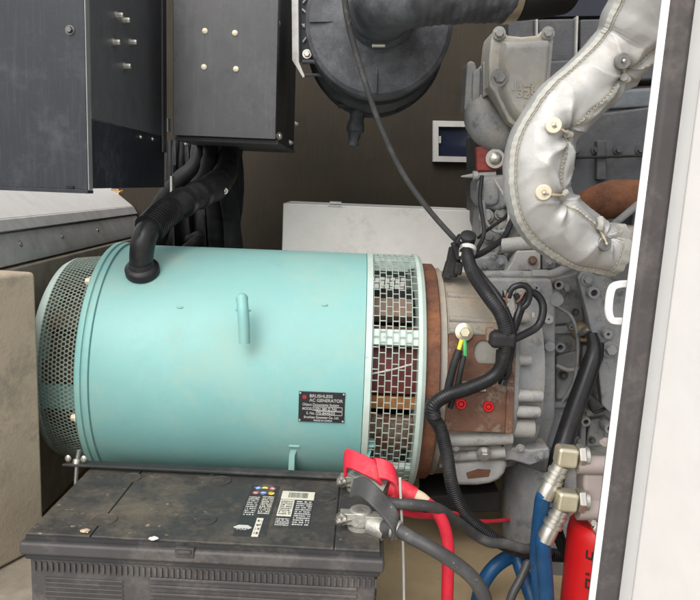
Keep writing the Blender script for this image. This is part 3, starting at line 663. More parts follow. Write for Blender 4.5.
# pipes and blocks above the bell housing
obj('oil_pipe', ptube(BM(), [(472, 275, 1.21), (510, 274.5, 1.21), (545, 275, 1.21), (562, 270, 1.21), (574, 262, 1.23), (590, 246, 1.26)], .0075, seg=16), CAST, en)
obj('pipe_union', ptube(BM(), [(531, 275, 1.21), (547, 275, 1.21)], .0105, seg=6, n=3), CAST, en)
obj('oil_pipe', ptube(BM(), [(500, 246, 1.25), (530, 243, 1.25), (552, 244, 1.26)], .013, seg=18), CASTL, en)
obj('pad', pp(BM(), [(517, 251), (541, 250), (541, 270), (505, 272), (512, 262)], 1.235, .06), CASTL, en, bevel=.003)
bolt(532.5, 260.5, 1.232, 3.2, RUSTP, en)
obj('pad', pp(BM(), [(542, 254), (556, 252), (556, 268), (542, 270)], 1.25, .06), CAST, en, bevel=.003)
obj('pad', pp(BM(), [(474, 258), (506, 254), (512, 270), (474, 272)], 1.25, .06), CAST, en, bevel=.004)
obj('gear_case', pp(BM(), [(478, 278), (552, 279), (556, 300), (556, 420), (545, 455), (505, 470), (500, 300)], 1.19, .14), CAST, en, bevel=.006)
boss(555, 299, 1.20, 7, CAST, en, hole=.0); boss(535, 287, 1.19, 4, CAST, en, hole=.3)
boss(547, 318, 1.185, 5, CASTL, en, hole=.2); boss(510, 290, 1.185, 4, CAST, en, hole=.35); boss(557, 284, 1.23, 5, CAST, en, hole=.5)
boss(548, 345, 1.185, 5.5, CAST, en, hole=.0)
# bell housing and its flange
bx0, bx1 = x3 - .001, at(514, 370, AY - .185).x
obj('bell_housing', lathe(BM(), lathe_o, AX, [(bx0, .12), (bx0, .188), (bx0 + .012, .190), (bx0 + .014, .185), (bx1 - .03, .183), (bx1 - .012, .178), (bx1, .168), (bx1, .1)], 96), TAN, en, sharp=30)
obj('housing_flange', lathe(BM(), lathe_o, AX, [(bx1 - .002, .1), (bx1 - .002, .181), (bx1 + .002, .184), (bx1 + .010, .184), (bx1 + .013, .181), (bx1 + .013, .1)], 96), CAST, en, sharp=30)
obj('rear_plate', lathe(BM(), lathe_o, AX, [(bx1 + .013, .08), (bx1 + .013, .165), (bx1 + .06, .155), (bx1 + .06, .08)], 64), CAST, en, sharp=30)
for k, (dg_, br_, bl_) in enumerate(((47, .009, .03), (22, .009, .03), (3, .0098, .050), (-6, .0098, .048), (-17.5, .0165, .044))):
    r_ = .183; p = ap(bx1 + .002, dg_, r_ - br_)
    bm = lathe(BM(), p, AX, [(-.004, .0), (-.004, br_ - .001), (-.002, br_), (bl_ - .002, br_), (bl_, br_ - .0015), (bl_, 0.0001)], 24)
    bs = obj('flange_boss', bm, CASTL, en)
# stiffening ribs around the housing
for dg_ in (58, 42, 35, -29, -37, -46):
    bm = BM(); n = 6
    o1, o2 = ap(bx0 + .016, dg_, .184), ap(bx1 - .004, dg_, .178); mid = (o1 + o2) / 2
    cyl(bm, o1, o2, .006, .005, seg=12); obj('rib', bm, TAN, en)
# inspection plate on the housing with slot and red plugs
def onb(px, py, r):                         # picture point on the bell housing
    d = ray(px, py); oy, oz = C.y - AY, C.z - AZ
    A = d.y ** 2 + d.z ** 2; B = 2 * (oy * d.y + oz * d.z); Q = oy * oy + oz * oz - r * r
    return C + d * ((-B - math.sqrt(max(0, B * B - 4 * A * Q))) / (2 * A))
pc = [onb(446, 333, .186), onb(512, 337, .186), onb(510, 431, .186), onb(445, 428, .186)]
cen = sum(pc, Vector()) / 4
pn = Vector((0, cen.y - AY, cen.z - AZ)).normalized(); px_ = Vector((1, 0, 0)); py_ = pn.cross(px_); py_ = py_ if py_.z > 0 else -py_
PW, PH = (pc[1] - pc[0]).x, (pc[0] - pc[3]).dot(py_)
PM = basis(cen + pn * .019, px_, py_)
bm = BM(); sl_ = [(.10 * PW + .16 * PW * math.cos(R(t)) * .7 + (0.1 * PW if -90 < t < 90 else -.1 * PW), .33 * PH + .12 * PH * math.sin(R(t))) for t in range(-85, 275, 15)]
outer = [(-PW / 2, -PH / 2), (PW / 2, -PH / 2), (PW / 2, PH / 2), (-PW / 2, PH / 2)]
vs = [bm.verts.new((x, y, 0)) for x, y in outer]; vi = [bm.verts.new((x, y, 0)) for x, y in sl_]
es = [bm.edges.new((vs[i], vs[(i + 1) % 4])) for i in range(4)] + [bm.edges.new((vi[i], vi[(i + 1) % len(vi)])) for i in range(len(vi))]
bmesh.ops.triangle_fill(bm, use_beauty=True, edges=es)
ge = bmesh.ops.extrude_face_region(bm, geom=bm.faces[:])
bmesh.ops.translate(bm, verts=[v for v in ge['geom'] if isinstance(v, bmesh.types.BMVert)], vec=(0, 0, -.028))
bm.transform(PM); ip = obj('inspection_plate', bm, RUSTP, en, bevel=.0012)
bm = BM(); box(bm, (0, .33 * PH, -.006), (PW * .62, PH * .3, .003)); bm.transform(PM); obj('slot_backing', bm, TAN, ip)  # seen through the slot
for sgn in ((PW / 2 - .006, 0, .0025, .012, PH, .006), (-.01, -.03 * PH, .001, PW * .36, PH * .1, .003)):
    bm = BM(); box(bm, sgn[:3], sgn[3:]); bm.transform(PM); obj('plate_edge' if sgn[0] > 0 else 'worn_patch', bm, RUSTP if sgn[0] > 0 else TAN, ip, bevel=.001)
for px, py in ((460.5, 403), (487.5, 404.5)):
    p = cen + pn * .019 + px_ * ((px - 479) / 66 * PW) + py_ * (-(py - 382) / 97 * PH)
    obj('red_plug', lathe(BM(), p, pn, [(-.004, .0088), (.003, .0088), (.005, .0075), (.005, .005), (.001, .0045), (.004, .0035), (.004, .00001)], 24), REDF, ip)
# earth bolt on the plate
eb = thing('earth_lug', 'brass coloured round earth terminal with yellow and green wires beside the black loom', 'earth terminal', onb(464, 332, .2))
p = onb(464, 332, .207)
obj('washer', lathe(BM(), p, pn, [(0, .0145), (.003, .0145), (.004, .0125)], 28), ZINCY, eb)
obj('nut', hexa(BM(), p + pn * .004, pn, .0085, .008, washer=False), ZINCY, eb)
for dx, m_ in ((-1.5, YEL), (1.5, GRN)):
    obj('wire', ptube(BM(), [(463 + dx, 340, 1.055), (462 + dx * 2, 349, 1.05), (460.5 + dx * 3, 358, 1.05)], .0032, seg=8), m_, eb)
obj('sleeved_wire', ptube(BM(), [(459, 350, 1.05), (454, 364, 1.045), (449, 384, 1.045), (446, 402, 1.045)], .0062, seg=10), BLACK, eb)
obj('sleeved_wire', ptube(BM(), [(464, 356, 1.05), (461, 368, 1.045), (457, 388, 1.045), (450, 408, 1.045)], .0045, seg=10), BLACK, eb)
# lower parts
obj('lower_rib', cyl(BM(), onb(447, 440, .185), onb(512, 437, .185), .012, seg=16), CASTL, en)
obj('lower_rib', cyl(BM(), onb(447, 457, .185), onb(505, 452, .185), .010, seg=16), CASTL, en)
bolt(483.5, 453, 1.085, 5.5, STEEL, en, h=.012, d=(0, -.9, -.3))
lip = [(446, 461), (508, 459), (508, 466), (506, 474), (500, 481), (491, 485), (478, 487), (448, 487)]
obj('lower_arm', pp(BM(), [(470, 449), (495, 446), (530, 450), (550, 448), (550, 459), (530, 466), (512, 461), (480, 460)], 1.105, .05), CAST, en, bevel=.004)
obj('lower_lip', pp(BM(), lip, 1.112, .1), CASTL, en, bevel=.012, bseg=4)
obj('cast_recess', pp(BM(), [(466, 473), (478, 469), (491, 470), (489, 477), (468, 479)], 1.111, .01), RUST, en, bevel=.001)
bolt(475, 472, 1.09, 4.2, STEEL, en, h=.01) if False else None
obj('sump', lathe(BM(), at(546, 585, 1.23), (0, 0, 1), [(0, .03), (.03, .062), (.07, .083), (.11, .092), (.17, .096), (.26, .096)], 48), CAST, en, sharp=60)
obj('gasket', lathe(BM(), lathe_o, AX, [(bx1 - .0035, .17), (bx1 - .0035, .1815), (bx1 - .002, .1815), (bx1 - .002, .17)], 96), HOLE, en)
obj('joint_line', pp(BM(), [(517, 264), (640, 254), (640, 256), (517, 266)], 1.267, .01), HOLE, en)
obj('joint_line', pp(BM(), [(492, 131), (560, 118), (560, 120), (492, 133)], 1.395, .01), HOLE, en)
# small fixings and lines scattered over the castings
for px, py, Y, r_ in ((520, 292, 1.185, 3), (541, 332, 1.185, 3.2), (528, 345, 1.185, 2.6), (524, 283, 1.188, 2.6), (566, 288, 1.258, 3.6), (575, 312, 1.258, 2.6), (563, 375, 1.258, 3.4), (572, 390, 1.258, 2.4),
                      (594, 372, 1.262, 3.2), (579, 440, 1.262, 3), (592, 440, 1.252, 2.6), (612, 380, 1.25, 3.6), (520, 448, 1.1, 3.2), (540, 455, 1.1, 3.4), (456, 448, 1.09, 2.8), (515, 300, 1.19, 2.6), (500, 262, 1.245, 3), (484, 266, 1.245, 2.6), (549, 262, 1.245, 2.8)):
    bolt(px, py, Y, r_, random.choice((CAST, CAST, CASTL, DARKM)), en)
for pts, r_, m_ in (([(556, 306, 1.24), (572, 318, 1.235), (578, 345, 1.235), (574, 380, 1.235), (562, 402, 1.24)], .0032, CAST), ([(556, 365, 1.24), (568, 370, 1.24), (582, 368, 1.24)], .004, CASTL),
                    ([(520, 236, 1.3), (540, 252, 1.26), (566, 258, 1.25), (584, 268, 1.24)], .0045, CASTD), ([(588, 400, 1.235), (594, 412, 1.23), (606, 408, 1.23)], .003, BLACK),
                    ([(482, 176, 1.33), (480, 200, 1.31), (484, 232, 1.29), (476, 252, 1.24)], .004, BLACK), ([(495, 180, 1.33), (508, 206, 1.31), (506, 236, 1.29), (496, 256, 1.25)], .0026, CASTL)):
    obj('pipe', ptube(BM(), pts, r_, seg=10), m_, en)
# bracket with holes on the right
obj('lifting_bracket', pp(BM(), [(578, 278), (582, 272), (588, 272), (628, 284), (628, 430), (602, 405), (596, 350)], 1.215, .02), CAST, en, bevel=.003)
boss(592, 292, 1.212, 6.2, CAST, en, hole=.55, depth=.02); boss(606, 333, 1.212, 5, CAST, en, hole=.3, depth=.02)
bolt(587, 279.5, 1.212, 4.2, CAST, en); bolt(610, 349, 1.212, 6, CAST, en, h=.012)
boss(558.5, 346, 1.255, 5.5, CAST, en, hole=.5); boss(584, 420, 1.25, 5.2, CAST, en, hole=.5); boss(601, 394.5, 1.25, 6.8, CAST, en, hole=.55)
boss(608, 426.5, 1.24, 6, CAST, en, hole=.5); boss(570, 326, 1.26, 3.5, CAST, en, hole=.3)
boss(582, 332, 1.25, 9, mat('oily_brass', (.25, .2, .12), .5, var=.3), en, hole=.6)
obj('drain_nipple', ptube(BM(), [(579, 334, 1.235), (584, 332, 1.22), (589, 329, 1.215)], .0055, seg=12, n=4), ZINC, en)
# turbine elbow
obj('turbine_elbow', ptube(BM(), [(585, 208, 1.30), (605, 201, 1.26), (628, 199, 1.24), (680, 205, 1.24)], [.03, .034, .034, .034], seg=32), RUST, en)
obj('stay_rod', ptube(BM(), [(612, 226, 1.17), (636, 206, 1.16), (660, 186, 1.16)], .006, seg=12), CAST, en)
obj('exhaust_stub', pp(BM(), [(618, 228), (700, 222), (700, 260), (618, 258)], 1.14, .06), MANI, en, bevel=.012, bseg=3)
obj('stub_flange', pp(BM(), [(632, 214), (700, 210), (700, 228), (632, 230)], 1.17, .05), CASTD, en, bevel=.004)
for px, py in ((563, 172), (575, 150), (566, 160)): bolt(px, py, 1.38, 4, CASTD, en)

# ---------------------------------------------------------------- black drain hose, loom
dh = thing('breather_hose', 'thick glossy black hose slanting down the grey crankcase to the zinc fittings', 'hose', at(560, 470, 1.1))
obj('hose', ptube(BM(), [(592, 334, 1.205), (594, 352, 1.19), (586, 378, 1.18), (575, 408, 1.17), (566, 435, 1.16), (558, 462, 1.14), (552, 500, 1.1)], [.009, .016, .0165, .0165, .0165, .016, .016], seg=22), LOOM, dh)
obj('hose', ptube(BM(), [(600, 343, 1.215), (596, 358, 1.205), (592, 372, 1.2)], [.008, .012, .01], seg=14), LOOM, dh)
wl = thing('wiring_loom', 'thick black wiring loom looping over the bell housing and tied with a strap', 'wiring loom', at(470, 420, 1.0))
obj('conduit', ptube(BM(), [(465, 238, 1.17), (467, 255, 1.14), (474, 275, 1.09), (488, 296, 1.05), (501, 315, 1.035), (506, 335, 1.03), (504, 358, 1.03), (494, 376, 1.03), (470, 388, 1.025), (446, 396, 1.02), (433, 406, 1.02), (434, 416, 1.025)],
    .0105, seg=16, corr=.0007, pitch=.0032), LOOM, wl)
obj('conduit', ptube(BM(), [(434, 400, 1.04), (431, 414, 1.035), (440, 428, 1.035), (447, 455, 1.03), (452, 485, 1.02), (463, 512, 1.02), (482, 530, 1.02), (505, 545, 1.02), (530, 553, 1.02), (566, 556, 1.03)], .0102, seg=16, corr=.0007, pitch=.0032), LOOM, wl)
obj('loom_branch', ptube(BM(), [(470, 262, 1.15), (484, 280, 1.10), (497, 296, 1.07), (507, 315, 1.05), (512, 335, 1.045), (509, 360, 1.045), (502, 385, 1.04)], .0065, seg=10), LOOM, wl)
obj('loom_branch', ptube(BM(), [(505, 330, 1.035), (510, 345, 1.03), (508, 362, 1.03), (508, 374, 1.035), (503, 377, 1.04), (499, 366, 1.04), (500, 350, 1.04)], .0058, seg=10), LOOM, wl)
obj('loom_branch', ptube(BM(), [(512, 340, 1.05), (525, 334, 1.06), (538, 326, 1.07), (543, 312, 1.075), (541, 300, 1.08), (532, 292, 1.08), (525, 300, 1.07), (520, 312, 1.06), (512, 335, 1.05)], .0062, seg=10), LOOM, wl)
obj('loom_branch', ptube(BM(), [(508, 298, 1.06), (512, 288, 1.06), (523, 285, 1.06), (530, 291, 1.06), (527, 304, 1.06), (518, 312, 1.055), (514, 330, 1.05)], .005, seg=10), LOOM, wl)
obj('loom_branch', ptube(BM(), [(516, 294, 1.055), (520, 306, 1.055), (516, 320, 1.05), (513, 345, 1.05)], .004, seg=8), LOOM, wl)
obj('bare_wire', ptube(BM(), [(508, 293, 1.055), (506, 300, 1.053), (508, 306, 1.055)], .0016, seg=6), COPPER, wl)
obj('bare_wire', ptube(BM(), [(524, 291, 1.052), (521, 298, 1.05), (517, 302, 1.052)], .0016, seg=6), COPPER, wl)
obj('wire_end', box(BM(), at(508, 305, 1.053), (.004, .004, .005)), ZINC, wl, bevel=.001)
obj('tie_end', box(BM(), at(533, 315, 1.06), (.005, .004, .008)), ZINC, wl, bevel=.001)
s0, s1 = at(503, 328, 1.02), at(503, 346, 1.02)
bm = BM(); box(bm, at(502, 339, 1.036), (.040, .034, .025)); obj('strap', bm, BLACK, wl, bevel=.008, bseg=3)
obj('strap_clip', box(BM(), at(489.5, 334, 1.045), (.011, .016, .02)), PINKG, wl, bevel=.002)
bm = BM(); ptube(bm, [(468, 248, 1.155), (467.5, 252, 1.15)], .0142, seg=20, n=3); box(bm, at(461, 254, 1.14), (.006, .006, .006)); obj('cable_tie', bm, INK, wl)
cn = thing('plug_connectors', 'cluster of black plug connectors at the top of the bell housing', 'connector', at(455, 262, 1.19))
for x, y, Y, sx, sy, a_ in ((453, 262, 1.20, .022, .05, 8), (459, 250, 1.18, .02, .03, -20), (463, 242, 1.17, .026, .018, 30), (448, 270, 1.2, .014, .03, 12), (458, 268, 1.185, .013, .022, 4)):
    obj('plug', box(BM(), at(x, y, Y), (sx, .022, sy), Matrix.Rotation(R(a_), 3, 'Y')), BLACK, cn, bevel=.003)
obj('plug_cap', lathe(BM(), at(468, 238, 1.155), (0, -.6, .8), [(-.02, .012), (0, .013), (.006, .013), (.008, .010)], 18), BLACK, cn)
obj('pin', lathe(BM(), at(462, 240, 1.155), (0, -1, 0), [(0, .003), (.004, .003)], 10), INK, cn)
tag(obj('pump_cable', ptube(BM(), [(466, 258, 1.16), (480, 254, 1.19), (495, 245, 1.23), (505, 236, 1.27), (511, 222, 1.3), (516, 205, 1.32)], .0055, seg=10), BLACK), 'black cable curving from the loom top up behind the silver wrapped pipe', 'cable')

# ---------------------------------------------------------------- silver wrapped exhaust pipe
wr = thing('wrapped_pipe', 'exhaust pipe in a quilted silver heat jacket tied with wire and discs', 'heat jacket', at(548, 260, 1.0))
cp = [(700, -70, .98), (668, -18, 1.0), (640, 24, 1.02), (621, 53, 1.03), (588, 86, 1.03), (556, 119, 1.03), (540, 152, 1.03), (537, 186, 1.03), (550, 217, 1.04), (578, 239, 1.05), (598, 247, 1.06), (614, 251, 1.07)]
hw = [48, 42, 36, 31, 29, 30, 33, 32, 33, 30, 27, 25]
NP = 220; WP, WL = spline([at(*q) for q in cp], NP)
# parameter of each control point along the resampled path
def near(px, py):
    best = min(range(NP + 1), key=lambda i: (project(WP[i]) - Vector((px, py))).length); return best / NP
def project(p):
    d = p - C; z = d.dot(FW); return Vector((350 + F * d.dot(RV) / z, 300 - F * d.dot(UV_) / z))
ks = [near(q[0], q[1]) for q in cp]
def rad(s):
    for i in range(len(ks) - 1):
        if ks[i] <= s <= ks[i + 1]:
            u = (s - ks[i]) / max(1e-6, ks[i + 1] - ks[i]); u = u * u * (3 - 2 * u)
            return (hw[i] + (hw[i + 1] - hw[i]) * u) * 1.04 / F
    return hw[-1] * 1.04 / F
knots = [(622, 80), (567, 136), (557, 196), (598, 226)]
ksn = [near(*k) for k in knots]; TT = R(52)
def wsurf(s, th, off=0.):
    i = s * NP; k = min(int(i), NP - 1); p = WP[k].lerp(WP[k + 1], i - k)
    a_, b_ = max(0, k - 3), min(NP, k + 4); t = (WP[b_] - WP[a_]).normalized()
    fr = Vector((0, -1, 0)); fr = (fr - t * fr.dot(t)).normalized(); sd_ = -t.cross(fr)
    r = rad(s) * 1.02; d = 0
    for j, sk in enumerate(ksn):
        u = (s - sk) * WL; v = ((th - TT + math.pi) % (2 * math.pi) - math.pi) * r; q = math.hypot(u, v); an = math.atan2(v, u)
        d -= .010 * math.exp(-(q / .016) ** 2)
        d -= (.010 if j < 3 else .003) * math.exp(-(u / .017) ** 2) * math.exp(-((th - TT + .5) / .8) ** 2)
        d += .0054 * (1 - 2 * abs(math.sin(3.5 * an + j * 1.7 + .5 * math.sin(q * 70 + j))) ** .7) * math.exp(-q / .050) * min(1, q / .016)
        d += .0020 * math.cos(11 * an + j) * math.exp(-q / .03) * min(1, q / .02)
    g_ = (th - TT); d -= .0042 * math.exp(-(g_ / .11) ** 2)
    d -= .0022 * math.exp(-((th - R(146)) / .09) ** 2)
    dirv = sd_ * math.cos(th) + fr * math.sin(th); q = p + dirv * r
    n1 = noise.noise(q * 16); n2 = noise.noise(q * 38 + Vector((3, 1, 2)))
    d += .0020 * n1 + .0009 * (1 - abs(n2) * 2.2)
    # lengthwise drape creases
    d += .0022 * (abs(math.sin(s * WL * 52 + 1.3 * th + 2.5 * n1)) ** .6 - .6) * max(0, noise.noise(q * 9 + Vector((9, 0, 0))) + .3)
    return p + dirv * (r + d + off)
bm = BM(); NS, NT = 300, 112; rg = []
for i in range(NS + 1): rg.append([bm.verts.new(wsurf(i / NS, 2 * math.pi * k / NT)) for k in range(NT)])
for i in range(NS):
    for k in range(NT): bm.faces.new((rg[i][k], rg[i][(k + 1) % NT], rg[i + 1][(k + 1) % NT], rg[i + 1][k]))
endc = [bm.verts.new(WP[-1] + (v.co - WP[-1]) * .55 + Vector((-.006, 0, 0))) for v in rg[-1]]
for k in range(NT): bm.faces.new((rg[-1][k], rg[-1][(k + 1) % NT], endc[(k + 1) % NT], endc[k]))
bm.faces.new(endc); bm.faces.new(rg[0][::-1])
jk = obj('jacket', bm, SILVER, wr, sharp=80)
def seam(th, wid, th2, n=200, s0=.02, s1=1., ruff=.0012):
    bm = BM(); prev = None
    for i in range(n + 1):
        s = s0 + (s1 - s0) * i / n; q0 = wsurf(s, th - .03, -.001); q1 = wsurf(s, th - .03, wid + ruff * math.sin(i * 1.9)); q2 = wsurf(s, th + th2, wid + ruff * math.sin(i * 1.9 + .4)); q3 = wsurf(s, th + th2, -.001)
        cur = [bm.verts.new(x) for x in (q0, q1, q2, q3)]
        if prev:
            for k in range(3): bm.faces.new((prev[k], prev[k + 1], cur[k + 1], cur[k]))
        prev = cur
    return bm
obj('outer_seam', seam(R(147), .0028, .12, ruff=.0006), SEAM, jk, sharp=50)
obj('inner_seam', seam(TT, .0026, .08, s0=.1, ruff=.0008), SEAM, jk, sharp=50)
bm = BM()
for i in range(96):
    s = .05 + .94 * i / 96; a_ = wsurf(s, R(141), .0016); b_ = wsurf(s + .0055, R(141), .0016); cyl(bm, a_, b_, .0007, seg=5)
obj('stitching', bm, THREAD, jk)
bm = BM()
for i in range(18):
    th_ = R(20 + 9 * i); cyl(bm, wsurf(.965, th_, .0012), wsurf(.965, th_ + R(5), .0012), .0007, seg=5)
obj('stitching', bm, THREAD, jk)
bm = BM(); prev = None
for i in range(61):
    th_ = R(-60 + 280 * i / 60); cur = [bm.verts.new(wsurf(s_, th_, o_)) for s_, o_ in ((.972, -.001), (.972, .0025), (.998, .003 + .0012 * math.sin(i * 1.3)), (.998, -.001))]
    if prev:
        for k in range(3): bm.faces.new((prev[k], prev[k + 1], cur[k + 1], cur[k]))
    prev = cur
bm_ = BM()
for i in range(90):
    sx_ = .12 + .82 * i / 90; cyl(bm_, wsurf(sx_, TT + .13, .0012), wsurf(sx_ + .005, TT + .13, .0012), .0007, seg=5)
obj('stitching', bm_, THREAD, jk)
obj('end_hem', bm, SEAM, jk)
def hit(px, py):                       # surface point of the jacket nearest the picture point
    best = None
    s_c = near(px, py)
    for i in range(-14, 15):
        for k in range(30, 150, 3):
            s = min(1, max(0, s_c + i * .006)); q = project(wsurf(s, R(k))); d = (q - Vector((px, py))).length
            if best is None or d < best[0]: best = (d, s, R(k))
    return best[1], best[2]
for (bxp, byp), (kx, ky), m_ in zip(((620.5, 62), (553, 127), (543, 193), (602.5, 244)), knots, (GREYD, CREAMD, CREAMD, GREYD)):
    s_, t_ = hit(bxp, byp); p = wsurf(s_, t_, .004); n_ = (wsurf(s_, t_, .02) - p).normalized()
    lc = obj('tie_disc', lathe(BM(), p - n_ * .004, n_, [(0, .0110), (.004, .0110), (.0052, .0100), (.0052, .004), (.0044, .0035), (.0044, .00001)], 28), m_, jk)
    obj('tie_pin', lathe(BM(), p + n_ * .001, n_, [(0, .0025), (.004, .0025), (.005, .001)], 10), STEEL, lc)
    s2, t2 = hit(kx, ky); q = wsurf(s2, TT, .006)
    bm = BM()
    for o_ in (0, .0016):
        path = [wsurf(s_ + (s2 - s_) * k / 6 + o_, t_ + (TT - t_) * k / 6, .0055 - abs(k - 3) * .0004) for k in range(7)]
        tube(bm, [p + n_ * .003] + path[1:], .0015, seg=8)
    obj('tie_wire', bm, THREAD, lc)
    bm = BM(); a_, b_ = wsurf(s2 - .004, TT - .16, .007), wsurf(s2 + .004, TT + .14, .007)
    tube(bm, [a_, q + Vector((0, -.004, 0)), b_], .0052, seg=10); obj('tie_knot', bm, SEAM, lc)
bolt(635, 244, 1.06, 2.2, STEEL, wr, name='flange_bolt')

# ---------------------------------------------------------------- hydraulic filter head, fittings, hoses
mh = thing('hydraulic_filter', 'grey brown metal port block with red canister below at the door post', 'filter', at(600, 560, .95))
obj('port_pipe', ptube(BM(), [(577, 464.5, .93), (600, 465, .93), (650, 466, .93)], .0128, seg=28, n=8), MANI, mh)
obj('port_pipe', ptube(BM(), [(577, 508, .93), (600, 509, .93), (650, 510, .93)], .0165, seg=28, n=8), MANI, mh)
obj('port_block', pp(BM(), [(584, 474), (650, 476), (650, 522), (584, 520)], .925, .04), MANI, mh, bevel=.006, bseg=3)
bolt(605, 443.5, .94, 4, MANI, mh, d=(0, -.3, 1))
obj('head_nut', lathe(BM(), at(596, 527, .915), (0, -.9, .2), [(0, .008), (.012, .008), (.013, .006)], 6), ZINC, mh)
obj('head_nut', lathe(BM(), at(591, 521, .915), (0, -.9, .2), [(0, .0045), (.012, .0045)], 6), ZINC, mh)
ct = at(604, 516, .95)
can = obj('canister', lathe(BM(), Vector((ct.x, .95, ct.z - .30)), (0, 0, 1), [(0, .045), (.006, .049), (.27, .049), (.285, .047), (.292, .04)], 48), REDF, mh, sharp=40)
KB = mat('printed_black', (.02, .015, .015), .5)
def canp(px, py):
    d = ray(px, py); ox, oy = C.x - ct.x, C.y - .95; A = d.x ** 2 + d.y ** 2; B = 2 * (ox * d.x + oy * d.y); Q = ox * ox + oy * oy - .0496 ** 2
    p = C + d * ((-B - math.sqrt(max(0, B * B - 4 * A * Q))) / (2 * A)); n = Vector((p.x - ct.x, p.y - .95, 0)).normalized(); return p, n
for s_, px, py, sz in (('LF', 585, 557.5, 13), ('D', 584, 587, 15)):
    p, n_ = canp(px, py); xx = Vector((0, 0, 1)).cross(n_).normalized() if True else None
    text(s_, basis(p, -xx if xx.x < 0 else xx, Vector((0, 0, 1))), pz(sz, .9), KB, can, ext=.0006, bold=.0004)
p, n_ = canp(585, 574.5); xx = Vector((0, 0, 1)).cross(n_).normalized()
text('oil', basis(p, xx, Vector((0, 0, 1))), pz(5, .9), KB, can, ext=.0006)
p, n_ = canp(582, 568); 
def fitting(name, label, x, y, Y, hose_pts, hl):
    """zinc elbow with swivel nut and crimp, plus the blue hose pushed into it"""
    t = thing('hydraulic_hose', label, 'hydraulic hose', at(*hose_pts[-1]), group='blue hydraulic hoses with zinc elbows')
    bm = BM(); c0 = at(x, y, Y)
    box(bm, c0, (.030, .026, .029), Matrix.Rotation(R(4), 3, 'Y')); obj('elbow', bm, ZINCY, t, bevel=.006, bseg=3)
    e = at(x + 11, y, Y); d = at(x + 30, y + .6, Y) - at(x + 11, y, Y)
    obj('swivel_nut', lathe(BM(), e, d, [(0, .0155), (.002, .0175), (.008, .0175), (.0095, .0155)], 6), ZINC, t)
    obj('swivel_nut', lathe(BM(), e + d.normalized() * .0095, d, [(0, .014), (.005, .014)], 24), ZINC, t)
    a_ = at(x - 5, y + 9, Y); dn = at(x - 22, y + 41, Y) - a_
    prof = [(0, .0115), (.008, .0115), (.009, .0135), (.014, .0135), (.015, .0118), (.020, .0118), (.021, .0142), (.027, .0142), (.028, .0115), (.031, .0115), (.032, .0118), (.046, .0122), (.052, .0122), (.053, .0105)]
    obj('crimp_collar', lathe(BM(), a_, dn, prof, 24), ZINC, t)
    u_ = dn.normalized(); hp2 = [a_ + u_ * .044, a_ + u_ * .056] + [at(*q) for q in hose_pts]
    obj('hose', tube(BM(), hp2, .0108, seg=18, n=90), BLUE, t)
fitting('a', 'blue hose on the upper of two zinc elbows beside the port block', 566, 456, .93, [(539, 530, .945), (537, 560, .96), (541, 605, .96), (548, 660, .97)], 1)
fitting('b', 'blue hose on the lower zinc elbow, just above the red canister', 566, 500, .92, [(545, 572, .925), (547, 605, .93), (550, 660, .93)], 1)
tag(obj('blue_hose', ptube(BM(), [(472, 640, 1.03), (479, 596, 1.03), (488, 575, 1.03), (502, 561, 1.04), (520, 553, 1.06), (545, 548, 1.08)], .0115, seg=18), BLUE), 'blue hose arching up from the floor behind the dark cables', 'hose')
tag(obj('blue_hose', ptube(BM(), [(517, 545, 1.05), (519, 562, 1.04), (526, 582, 1.02), (536, 610, 1.0), (545, 650, 1.0)], .0115, seg=18), BLUE), 'blue hose descending left of the twin fitted hoses beside the grey sump', 'hose')
tag(obj('ground_cable', ptube(BM(), [(528, 562, .99), (520, 580, .98), (511, 598, .97), (503, 630, .96)], .0065, seg=12), GREYB), 'short dark cable crossing the blue hoses at the bottom', 'cable')
tag(obj('drain_line', ptube(BM(), [(552, 510, 1.0), (560, 540, 1.0), (568, 552, 1.0), (585, 556, 1.0)], .009, seg=12), BLACK), 'dark line tucked between the blue hose and the red canister', 'hose')
tag(obj('signal_wire', ptube(BM(), [(440, 520, 1.12), (470, 521, 1.12), (495, 521, 1.16), (530, 517, 1.26)], .0035, seg=8), REDB), 'thin red wire running under the rusty ring to the grey sump', 'wire')
bm = BM(); pp(bm, [(424, 497), (500, 492), (500, 512), (424, 516)], 1.17, .1)  # black block added in place of the shade under the bell housing
tag(obj('shade_block', bm, HOLE, bevel=.004), 'black block standing in for the shade under the bell housing', 'shade block')

# ---------------------------------------------------------------- battery
BZ, BH = .04, .26
bt = thing('battery', 'large dusty black lead acid battery with printed labels in front of the drum', 'battery', (-.170, .915, BZ), R(-1.2))
BL, BD = .452, .222
lz = BH - BZ
bm = BM(); box(bm, (0, 0, (lz - .03) / 2), (BL - .014, BD - .014, lz - .03))
obj('case', bm, BATTSIDE, bt, local=True, bevel=.004)
bm = BM(); box(bm, (0, 0, lz - .027), (BL - .006, BD - .006, .008))
obj('case_rim', bm, BATT, bt, local=True, bevel=.002)
bm = BM(); box(bm, (0, 0, lz - .0145), (BL + .004, BD + .004, .017)); lid = obj('lid', bm, BATTSIDE, bt, local=True, bevel=.004, bseg=3)
bm = BM(); box(bm, (0, .001, lz - .003), (BL - .008, BD - .008, .006))
